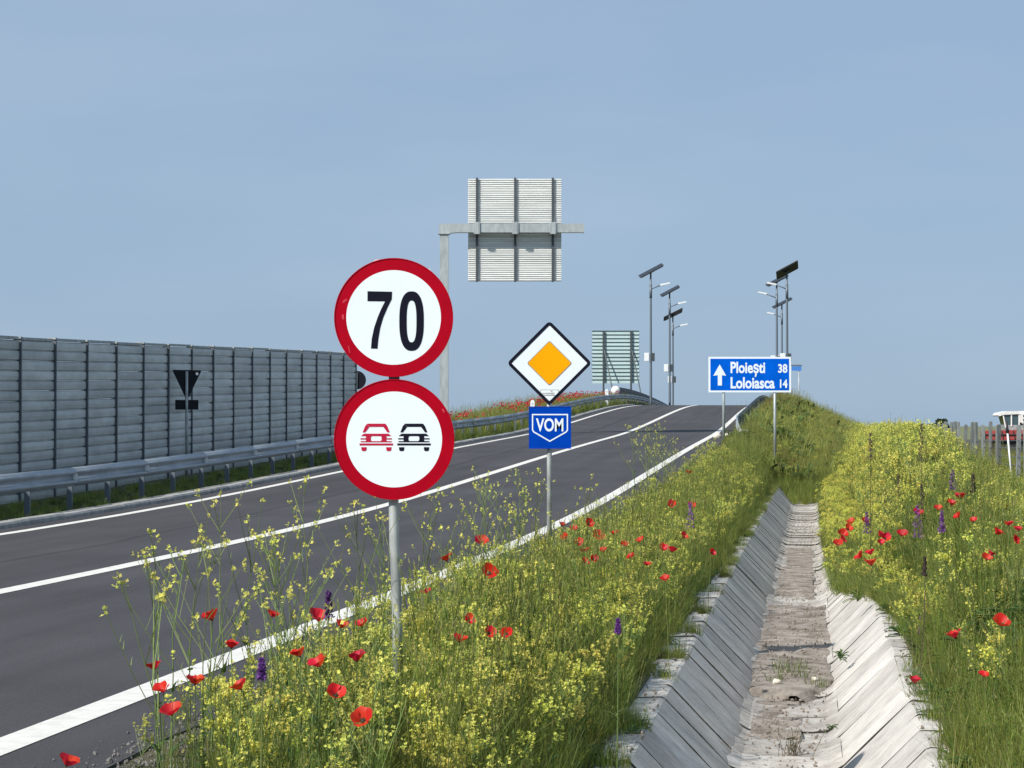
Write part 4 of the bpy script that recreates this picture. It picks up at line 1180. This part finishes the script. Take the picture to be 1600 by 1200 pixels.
# weeds spilling over the right-hand bank of the ditch, more and more with distance
def bank_z(x): return lerp(ZB, ZT, (x - XRB) / (XRT - XRB)) if x < XRT else ZT
for i in range(4200):
    y = 20 + rn.random() ** 1.2 * 57; lo = lerp(.95, .20, sstep(20, 34, y)) + patch(0, y, 1.5, 3) * .25
    x = rn.uniform(lo, 1.15)
    if x < lo: continue
    z = bank_z(x)
    G.append((*W(x, y, z), *rot(.3), rn.uniform(.5, .9), rn.choice([0, 1, 2, 3, 8, 9, 3])))
    if rn.random() < .08 + .12 * sstep(28, 45, y): F.append((*W(x, y, z), *rot(.3), rn.uniform(.5, .95), rn.randint(4, 6)))
for i in range(260):
    y = rn.uniform(73, 77.4); x = rn.uniform(-1.3, 1.1)
    G.append((*W(x, y, ZB + (y - 73) * .12), *rot(.2), rn.uniform(.8, 1.3), rn.choice([0, 1, 2, 3, 4, 7])))
# strip behind the left rail
for i in range(3600):
    y = 30 + (rn.random() ** 1.3) * 120; x = rn.uniform(-13.9, -12.05)
    nr = y < 76
    G.append((*W(x, y, ground(x, y)), *rot(), rn.uniform(.35, .6) if nr else rn.uniform(.7, 1.2), rn.choice([0, 1, 2, 3, 9, 10] if nr else [0, 1, 2, 3, 4, 5, 6, 7])))

# mustard-like yellow flowers
for i in range(4600):
    y = 6.8 + (rn.random() ** 1.5) * 62; x = rn.uniform(-2.9, -1.35); e = x + 2.9
    d = patch(x, y, .55, 5)
    if rn.random() > (.12 + d * .95) * lerp(1, .62, sstep(24, 34, y)): continue
    if e < .4 and rn.random() > .25 + e * 1.4: continue
    if y < 9.5 and e < .45 + (9.5 - y) * .25: continue
    if y < 10.5 and rn.random() < .4: continue
    if x > -1.65 and rn.random() > .5: continue
    idx = rn.randint(0, 3) if rn.random() < .65 else rn.randint(4, 6)
    F.append((*W(x, y, ground(min(x, -1.42), y)), *rot(.16), rn.uniform(.62, 1.12) * (.85 if e < .4 else 1) * lerp(.7, 1, sstep(6.5, 11, y)) * sight(x, y), idx))
for i in range(7600):
    y = 13 + (rn.random() ** 1.15) * 72; x = .95 + rn.random() ** 1.1 * 5.0; e = x - .95
    d = patch(x, y, .4, 15)
    far = sstep(22, 36, y)
    if rn.random() > lerp(.24 + d * .62, 1.0, far): continue
    off = x > .05 * y + .55 and y > 26
    if off and rn.random() < .6: continue
    if patch(x, y, 1.1, 41) < .40 and rn.random() < .65: continue
    if far < .5 and x < 1.5 and rn.random() < .35: continue
    if far < .3 and e < .15: continue
    idx = rn.randint(4, 6) if rn.random() < .3 + .15 * far else rn.randint(0, 3)
    F.append((*W(x, y, ground(x, y)), *rot(.16), rn.uniform(.6, 1.3) * lerp(.9, 1.25, far) * lerp(.75, 1, min(1, e * 2 + .2)) * (.45 if off else 1), idx))
    if far > .5 and rn.random() < .55: G.append((*W(x + .05, y, ground(x, y)), *rot(.2), rn.uniform(1.0, 1.6) * (.35 if off else 1), rn.choice([0, 1, 2, 3, 0, 1, 9, 10])))
scatter('grass', 'green grass tufts growing thickly on the verges beside road and ditch', 'grass', grass_src, G)

# far embankment growth
H = []
for i in range(17000):
    y = 72 + rn.random() ** 1.1 * 150; x = rn.uniform(-2.9, 9)
    if y < 80 and x < 1.2 and y < DITCH_END + .3: continue
    d = patch(x, y, .25, 33)
    idx = rn.randint(0, 2)
    if d > .64 and rn.random() < .55: idx = rn.randint(3, 4)
    if 118 < y < 160 and -2.6 < x < -.6 and rn.random() < .5: idx = rn.randint(3, 4)
    edge = x < lerp(-2.6, -2.3, sstep(85, 120, y))
    if d < .42 and rn.random() < .5: idx = rn.randint(5, 6)
    H.append((*W(x, y, ground(x, y)), *rot(.22), rn.uniform(.6, 1.5) * (1.3 if d < .4 else 1) * (.45 if edge else 1), idx))
for i in range(3500):
    y = 74 + rn.random() * 110; x = rn.uniform(-16.5, -12.5)
    H.append((*W(x, y, ground(x, y)), *rot(.15), rn.uniform(.7, 1.4), rn.choice([0, 1, 2, 0, 1, 2, 3])))
for i in range(2600):
    y = 78 + rn.random() * 90; x = rn.uniform(-2.5, 7)
    if patch(x, y, .35, 61) < .5: continue
    F.append((*W(x, y, ground(x, y)), *rot(.2), rn.uniform(.7, 1.2) * (.5 if x < -1.9 else 1), rn.randint(4, 6)))
scatter('far_grass', 'tall rough grass covering the far embankment slope up to the bridge', 'grass', far_src, H)

scatter('yellow_wildflowers', 'small yellow mustard flowers on thin stems massed over both verges', 'wildflowers', must_src, F)
# ---- poppies
def petal_mesh(seed):
    r_ = random.Random(seed); b = MB(); nu, nv = 6, 4; vs = []
    for j in range(nv + 1):
        t_ = j / nv
        for i in range(nu + 1):
            u = (i / nu - .5) * 2
            wv = .52 * math.sin(min(1, t_ * 1.15) * PI * .55) + .03
            a = u * wv * 1.75
            rr = .5 * t_ * (1 - .10 * u * u) + r_.gauss(0, .012) * t_
            z = .50 * t_ ** 1.1 - .08 * t_ * abs(u) + r_.gauss(0, .035) * t_
            vs.append((rr * math.cos(a), rr * math.sin(a), z))
    b.add(vs, [(j * (nu + 1) + i, j * (nu + 1) + i + 1, (j + 1) * (nu + 1) + i + 1, (j + 1) * (nu + 1) + i) for j in range(nv) for i in range(nu)])
    return b.mesh('petal', 'poppy', True)
petals = [petal_mesh(i) for i in range(5)]
b = MB(); b.tube([(0, 0, 0), (0, 0, .12), (0, 0, .14)], [.05, .085, .04], 8)
for k in range(14): a = k * PI / 7; b.tube([(0, 0, .03), (math.cos(a) * .15, math.sin(a) * .15, .15)], [.008, .014], 3)
centre_me = b.mesh('flower_centre', 'poppy_centre')
def poppy(x, y, z, dia, label, group=None):
    g = ground(x, y) if not (-1.4 < x < 1.12) else ZT
    r_ = random.Random(int(x * 991 + y * 77))
    if -1.4 < x < 1.02: g = ZT if x > .5 or x < -1 else ZB
    t = thing('poppy', label, 'poppy', W(x, y, g), (0, 0, 0), group)
    h = z - g
    lx, ly = r_.gauss(0, .05), r_.gauss(0, .05)
    if -.2 < x < 1.02: lx = -(1.08 - x); g = ZT; t.location = W(x, y, g); h = z - g
    b = MB(); b.tube([(-lx, -ly, -.02), (-lx * .6, -ly * .9, h * .35), (-lx * .1, -ly * .3, h * .75), (0, 0, h)], [.003, .0027, .0022, .002], 4, 0, False); b.build('stem', 'stem', t)
    fl = (Euler((r_.uniform(-.1, 1.0), r_.gauss(0, .4), 0)).to_matrix() @ Euler((0, 0, r_.random() * 6.28)).to_matrix()).to_euler()
    for k in range(4):
        o = link('petal', r_.choice(petals), t, (0, 0, h), None)
        cup = r_.uniform(-.25, .25)
        m = fl.to_matrix() @ Euler((0, 0, k * PI / 2 + r_.gauss(0, .1))).to_matrix() @ Euler((0, cup * .6, 0)).to_matrix()
        o.rotation_euler = m.to_euler(); s_ = dia * r_.uniform(.92, 1.12) * (1.0 if k % 2 else 1.08); o.scale = (s_, s_, s_)
    o = link('flower_centre', centre_me, t, (0, 0, h), fl); o.scale = (dia, dia, dia)
P_ = [
 (105, 1196, 34, 'big red poppy cut by the bottom edge of the photo, leftmost of all'),
 (243, 1046, 24, 'red poppy overlapping the white edge line, highest of the far left three'),
 (257, 1081, 24, 'dark red poppy just below the edge line, middle of the far left column'),
 (306, 1070, 28, 'open red poppy right of the far left column, below the edge line'),
 (270, 1117, 30, 'bright red double-looking poppy, lowest of the far left column'),
 (378, 1077, 26, 'red poppy where the gravel meets the grass, right of the far left group'),
 (333, 969, 27, 'red poppy held high against the dark asphalt on the left'),
 (425, 964, 20, 'small red poppy against the asphalt, right of the high left poppy'),
 (362, 1013, 22, 'orange-red poppy in front of the white edge line on the left'),
 (568, 1127, 36, 'largest red poppy, lowest one just left of the 70 sign post'),
 (525, 1088, 30, 'ragged red poppy, up and left of the largest poppy'),
 (558, 1034, 28, 'red poppy with a yellow flower in front, left of the 70 sign post'),
 (501, 1041, 28, 'red poppy left of the one with the yellow flower in front'),
 (470, 1026, 24, 'red poppy, leftmost in the row left of the 70 sign post'),
 (498, 970, 32, 'pale coral poppy at the end of a short stretch of edge line'),
 (531, 981, 22, 'red poppy directly right of the pale coral poppy'),
 (567, 978, 22, 'round red poppy nearest the 70 sign post in the upper row'),
 (699, 877, 20, 'dark red poppy against the edge line, right of the 70 sign post'),
 (752, 850, 22, 'orange-red poppy standing up against the asphalt between the two sign posts'),
 (765, 897, 26, 'wide red poppy just below the edge line between the two sign posts'),
 (668, 927, 12, 'very small dark poppy close right of the 70 sign post'),
 (731, 971, 18, 'small red poppy in the grass right of the 70 sign post, upper of the pair'),
 (717, 1003, 22, 'red poppy in the grass right of the 70 sign post, lower of the pair'),
 (764, 990, 20, 'faded red poppy beside a purple floret, right of the 70 sign post'),
 (792, 991, 18, 'faded red poppy, rightmost of the four in the grass behind the 70 post'),
 (918, 820, 17, 'clear red poppy, topmost in the cluster right of the VOM post'),
 (877, 822, 12, 'tiny dark poppy right at the foot of the VOM post'),
 (934, 838, 17, 'red poppy, rightmost in the cluster right of the VOM post'),
 (897, 829, 12, 'tiny red poppy between the VOM post and the clear topmost poppy'),
 (903, 850, 16, 'red poppy at the left of the cluster right of the VOM post'),
 (913, 864, 15, 'orange-red poppy in the lower part of the cluster by the VOM post'),
 (912, 880, 13, 'dark red poppy, lowest in the cluster by the VOM post'),
 (1040, 907, 15, 'lone red poppy in the grass left of the ditch'),
 (1035, 860, 17, 'red poppy, left of a touching pair above the ditch lip'),
 (1049, 863, 16, 'red poppy, right of a touching pair above the ditch lip'),
 (1067, 840, 13, 'small red poppy above the touching pair'),
 (1050, 790, 14, 'pale red poppy on the far left verge, left of the purple spike'),
 (1080, 792, 14, 'small red poppy touching the purple spike on the left verge'),
 (1110, 864, 12, 'small faded poppy nearest the ditch on the left verge'),
 (1075, 740, 10, 'tiny red poppy farthest up the left verge'),
 (1563, 978, 27, 'large deep red poppy at the far right edge'),
 (1491, 997, 23, 'open red poppy with pale rim, left of the large right-hand one'),
 (1536, 1057, 15, 'small red poppy in the lower right grass'),
 (1427, 1067, 20, 'red poppy leaning over the white right bank of the ditch'),
 (1540, 875, 16, 'faded red poppy by itself among yellow flowers at right'),
 (1555, 835, 18, 'red poppy at the right, above the faded lone one'),
 (1408, 838, 20, 'tall double red poppy at the middle of the right bank'),
 (1433, 806, 24, 'red poppy on top of the purple flower spike at right'),
 (1501, 780, 17, 'bright red poppy, topmost on the right bank'),
 (1486, 790, 15, 'orange-red poppy just left of the topmost right-bank poppy'),
 (1498, 808, 14, 'dark red poppy below the topmost right-bank poppy')]
for u, v, s_, lab in P_:
    x, y, z = ray(u, v, (.36 if u == 1427 else .74) if v > 900 else .72)
    poppy(x, y, z, max(.05, min(.125, s_ * y / FPX * 1.0)), lab)
for u, v, s_ in ((943, 862, 12), (960, 836, 13), (975, 853, 12), (986, 872, 13), (1001, 846, 12), (884, 840, 12), (926, 874, 13), (1010, 884, 12)):
    x, y, z = ray(u, v, .75); poppy(x, y, z, s_ * y / FPX, 'one of the tiny poppies scattered in the verge right of the VOM post', 'tiny poppies right of the VOM post')
for u, v, s_ in ((1308, 852, 16), (1316, 838, 17), (1323, 828, 15), (1331, 818, 14), (1312, 845, 14)):
    x, y, z = ray(u, v, .8); poppy(x, y, z, s_ * y / FPX, 'one of the orange-red poppies crowding the right rim of the ditch', 'poppies on the right rim of the ditch')
for u, v, s_ in ((1346, 871, 17), (1360, 867, 15), (1361, 884, 19), (1372, 838, 15), (1382, 842, 15), (1375, 850, 12)):
    x, y, z = ray(u, v, .8); poppy(x, y, z, s_ * y / FPX, 'one of the small red poppies clustered left of the purple spike on the right bank', 'small poppies left of the purple spike')
for u, v, s_ in ((1575, 822, 14), (1590, 830, 14), (1583, 845, 13), (1465, 797, 13), (1520, 815, 12), (1350, 815, 11), (1548, 868, 12)):
    x, y, z = ray(u, v, .8); poppy(x, y, z, s_ * y / FPX, 'one of the faint small poppies scattered among yellow flowers at far right', 'faint poppies at far right')
# the red ribbon of poppies behind the left guardrail: nobody could count it
b = MB()
for i in range(800):
    y = rn.uniform(80, 158); x = rn.uniform(-14.4, -12.8)
    if patch(x, y, .12, 77) < .47: continue
    p = W(x, y, ground(x, y) + rn.uniform(.62, .95)); s_ = rn.uniform(.04, .07)
    e = Euler((rn.gauss(0, .7), rn.gauss(0, .7), rn.random() * 6)).to_matrix()
    for k in range(3):
        a = k * 2.1; b.add([p, p + e @ Vector((math.cos(a - .7) * s_, math.sin(a - .7) * s_, s_ * .5)), p + e @ Vector((math.cos(a) * s_ * 1.2, math.sin(a) * s_ * 1.2, s_ * .7)), p + e @ Vector((math.cos(a + .7) * s_, math.sin(a + .7) * s_, s_ * .5))], [(0, 1, 2, 3)])
o = b.build('poppy_band', 'poppy'); kind(o, 'stuff'); tag(o, 'ribbon of red poppies behind the far guardrail', 'poppies')

# ---- tall single mustard plants standing up against the asphalt
heads_me = [head(random.Random(300 + i), 5, .0085, .03).mesh('flower_head', ['yellow', 'lime']) for i in range(4)]
def tall_mustard(x, y, h, nb, seed, label, group):
    r_ = random.Random(seed); g = ground(x, y)
    t = thing('mustard_plant', label, 'wildflower', W(x, y, g), (0, 0, 0), group)
    b, tips = mustard_stems(r_, h, nb, .75); b.build('stem', ['stem', 'pod', 'leaf'], t)
    for p, d in tips:
        o = link('flower_head', r_.choice(heads_me), t, p, (r_.gauss(0, .4), r_.gauss(0, .4), r_.random() * 6)); s_ = r_.uniform(.6, 1.15); o.scale = (s_,) * 3
k = 0
for (u0, u1, n_, ya, yb, ha, hb, lab, grp) in (
    (245, 345, 7, 8.5, 11, .75, 1.15, 'tall wispy mustard plant with pale yellow flowers against the asphalt at far left', 'wispy mustard at far left'),
    (330, 590, 15, 9, 15, .85, 1.25, 'tall wispy mustard plant with yellow flower heads left of the 70 sign post', 'wispy mustard left of the 70 sign post'),
    (630, 850, 18, 14, 26, .85, 1.25, 'tall wispy mustard plant against the asphalt between the two sign posts', 'wispy mustard between the sign posts'),
    (940, 1050, 14, 36, 46, .95, 1.45, 'tall wispy mustard plant by the edge line, right of the VOM plate', 'wispy mustard right of the VOM plate')):
    for i in range(n_):
        y = rn.uniform(ya, yb); u = rn.uniform(u0, u1); x = (u - 1266) / FPX * y
        x = max(-2.93, min(-1.7, x)); 
        if abs(x * FPX / y + 1266 - u) > 80: x = rn.uniform(-2.9, -2.5)
        k += 1; tall_mustard(x, y, rn.uniform(ha, hb), rn.randint(4, 9), 700 + k, lab, grp)

# ---- purple and brown flower spikes
def spike(u, v, hpx, kind_, label, hf=.95, y=None):
    if y is None: x, y, z = ray(u, v, hf)
    else: x = (u - 1266) / FPX * y; z = CAMZ - (v - 665) / FPX * y
    g = ground(x, y) if not (-1.4 < x < 1.12) else ZT
    nm = 'larkspur' if kind_ == 'purple' else 'dead_dock'
    t = thing(nm, label, 'wildflower' if kind_ == 'purple' else 'dry plant', W(x, y, g))
    h = z - g; ln = min(h * .8, hpx * y / FPX); r_ = random.Random(int(u + v))
    b = MB(); lx = r_.gauss(0, .02); b.tube([(0, 0, -.02), (lx, 0, h * .5), (lx * 1.5, 0, h)], [.005, .004, .0015], 5, 0, False)
    for q in range(6): blade(b, (0, 0, h * r_.uniform(.05, .5)), r_.random() * 6.28, .08, .05, .014, 0, 3)
    b.build('stem', 'stem' if kind_ == 'purple' else 'brownspike', t)
    b = MB()
    for q in range(int(150)):
        t_ = r_.random(); zz = h - ln * t_; rad = ln * .13 * (.25 + t_) * r_.uniform(.3, 1.3); a = r_.random() * 6.28
        p = Vector((lx * 1.2 + math.cos(a) * rad, math.sin(a) * rad, zz))
        if kind_ == 'purple': flower4(b, p, .011, r_, 0)
        else: blade(b, p, a, .008, .022, .012, 0, 2)
    b.build('flower_spike', 'purple' if kind_ == 'purple' else 'brownspike', t)
spike(517, 925, 40, 'purple', 'purple flower spike against the edge line left of the 70 sign post')
spike(400, 1030, 30, 'purple', 'thin dull purple spike at the edge of the left gravel')
spike(1082, 785, 40, 'purple', 'purple flower spike on the left verge above the ditch')
spike(963, 955 + 12, 22, 'purple', 'short purple spike low in the grass left of the ditch')
spike(1433, 790, 50, 'purple', 'purple flower spike with poppies at its top, middle of the right bank')
spike(1470, 798, 34, 'purple', 'purple flower spike right of the poppy-topped one')
spike(1360, 677, 45, 'brown', 'tall dark seed spike breaking the skyline left on the right bank', .95, 28)
spike(1443, 663, 60, 'brown', 'tallest dark seed spike breaking the skyline near the fence', .95, 26)
spike(1381, 765, 50, 'brown', 'greyish seed spike in the yellow flowers, left of the purple spikes')
spike(1440, 757, 40, 'brown', 'brown seed spike right above the purple poppy-topped spike')
spike(1529, 742, 28, 'brown', 'short brown seed spike in front of the fence')
spike(1551, 688, 28, 'brown', 'dark seed spike overlapping the fence posts', .9, 50)
spike(1343, 712, 14, 'brown', 'small dark spike near the left end of the yellow mass', .8)
spike(1352, 800, 34, 'purple', 'dull purple spike among yellow flowers near the right rim of the ditch')
spike(1402, 742, 34, 'brown', 'thin dark seed spike in the middle of the yellow mass')
spike(1488, 735, 30, 'purple', 'slim purple spike in the yellow flowers in front of the fence')
spike(1436, 872, 30, 'brown', 'short grey stalk below the purple spikes on the right bank')

# ---- reddish weeds, plants in the ditch
def ditch_plant(u, v, name, label, build, zoff=0.0, zlev=None):
    zg = ZB + .06 if zlev is None else zlev
    y = (CAMZ - zg) * FPX / (v - 665); x = (u - 1266) / FPX * y
    t = thing(name, label, 'weed', W(x, y, zg)); build(t); return t
def b_tuft(t):
    for i, nm in enumerate(('blades',)):
        q = MB()
        for j in range(7):
            tb = tuft(400 + j, 40, .12, .06, .20, .006, ['grass'])
            dx, dy = rn.uniform(-.20, .16), rn.uniform(-.9, .9); q.add([(a + dx, c + dy, e) for a, c, e in tb.v], tb.f, 0)
        q.build('blades', 'grass', t)
ditch_plant(1240, 1058, 'grass_tuft', 'low green grass patch growing in the brown silt of the ditch', b_tuft)
def b_twig(t):
    r_ = random.Random(9); q = MB(); lf = MB()
    for j in range(26):
        a = r_.random() * 6.28; ln = r_.uniform(.07, .26); s_ = r_.uniform(.3, 1.3)
        tip = Vector((math.cos(a) * s_ * .6, math.sin(a) * s_ * .6, 1)).normalized() * ln; o_ = Vector((r_.gauss(0, .05), r_.gauss(0, .05), 0))
        q.tube([o_, o_ + tip * .5 + Vector((0, 0, .01)), o_ + tip], [.003, .0022, .001], 4, 0, False)
        for m_ in range(5): blade(lf, o_ + tip * r_.uniform(.3, 1), r_.random() * 6.28, .015, .018, .009, 0, 2)
    q.build('twigs', 'twig', t); lf.build('leaves', 'leaf', t)
ditch_plant(1238, 1180, 'dry_weed', 'dry twiggy weed on the ditch floor at the bottom of the photo', b_twig, zlev=ZB + .01)
def b_weed(t):
    leafy(500, 14, .09, .04, .12).build('leaves', 'leaf', t); q = MB(); q.tube([(0, 0, 0), (0, 0, .12)], .004, 5); q.build('stem', 'stem', t)
ditch_plant(1312, 1032, 'leafy_weed', 'small dark green leafy weed rooted in the right bank of the ditch', b_weed, zlev=ZB + .28)
def b_weed2(t): leafy(501, 10, .05, .02, .06).build('leaves', 'leaf', t)
ditch_plant(1297, 1140, 'leafy_weed', 'tiny weed in a joint of the lower right ditch bank', b_weed2, zlev=ZB + .12)
def b_weed3(t): leafy(502, 16, .16, .03, .16).build('leaves', 'grass', t)
ditch_plant(1340, 940, 'leafy_weed', 'dark leafy weed hanging over the right rim of the ditch', b_weed3, zlev=ZT + .03)
for u, v, s_, lab in ((1272, 1062, .035, 'small white stone on the silt right of the grass patch'), (1213, 1067, .045, 'white broken stone at the left edge of the silt'), (1226, 1092, .035, 'dark clod on the ditch floor below the silt')):
    zg = ZB + .07; y = (CAMZ - zg) * FPX / (v - 665); x = (u - 1266) / FPX * y
    bm = bmesh.new(); bmesh.ops.create_icosphere(bm, subdivisions=2, radius=s_)
    for v_ in bm.verts: v_.co *= 1 + noise.noise(v_.co * 30 + Vector((u, 0, 0))) * .35; v_.co.z *= .7
    me = bpy.data.meshes.new('stone'); bm.to_mesh(me); bm.free(); me.materials.append(M['silt' if 'dark' in lab else 'stone'])
    tag(link('stone', me, None, W(x, y, zg + s_ * .3)), lab, 'stone')
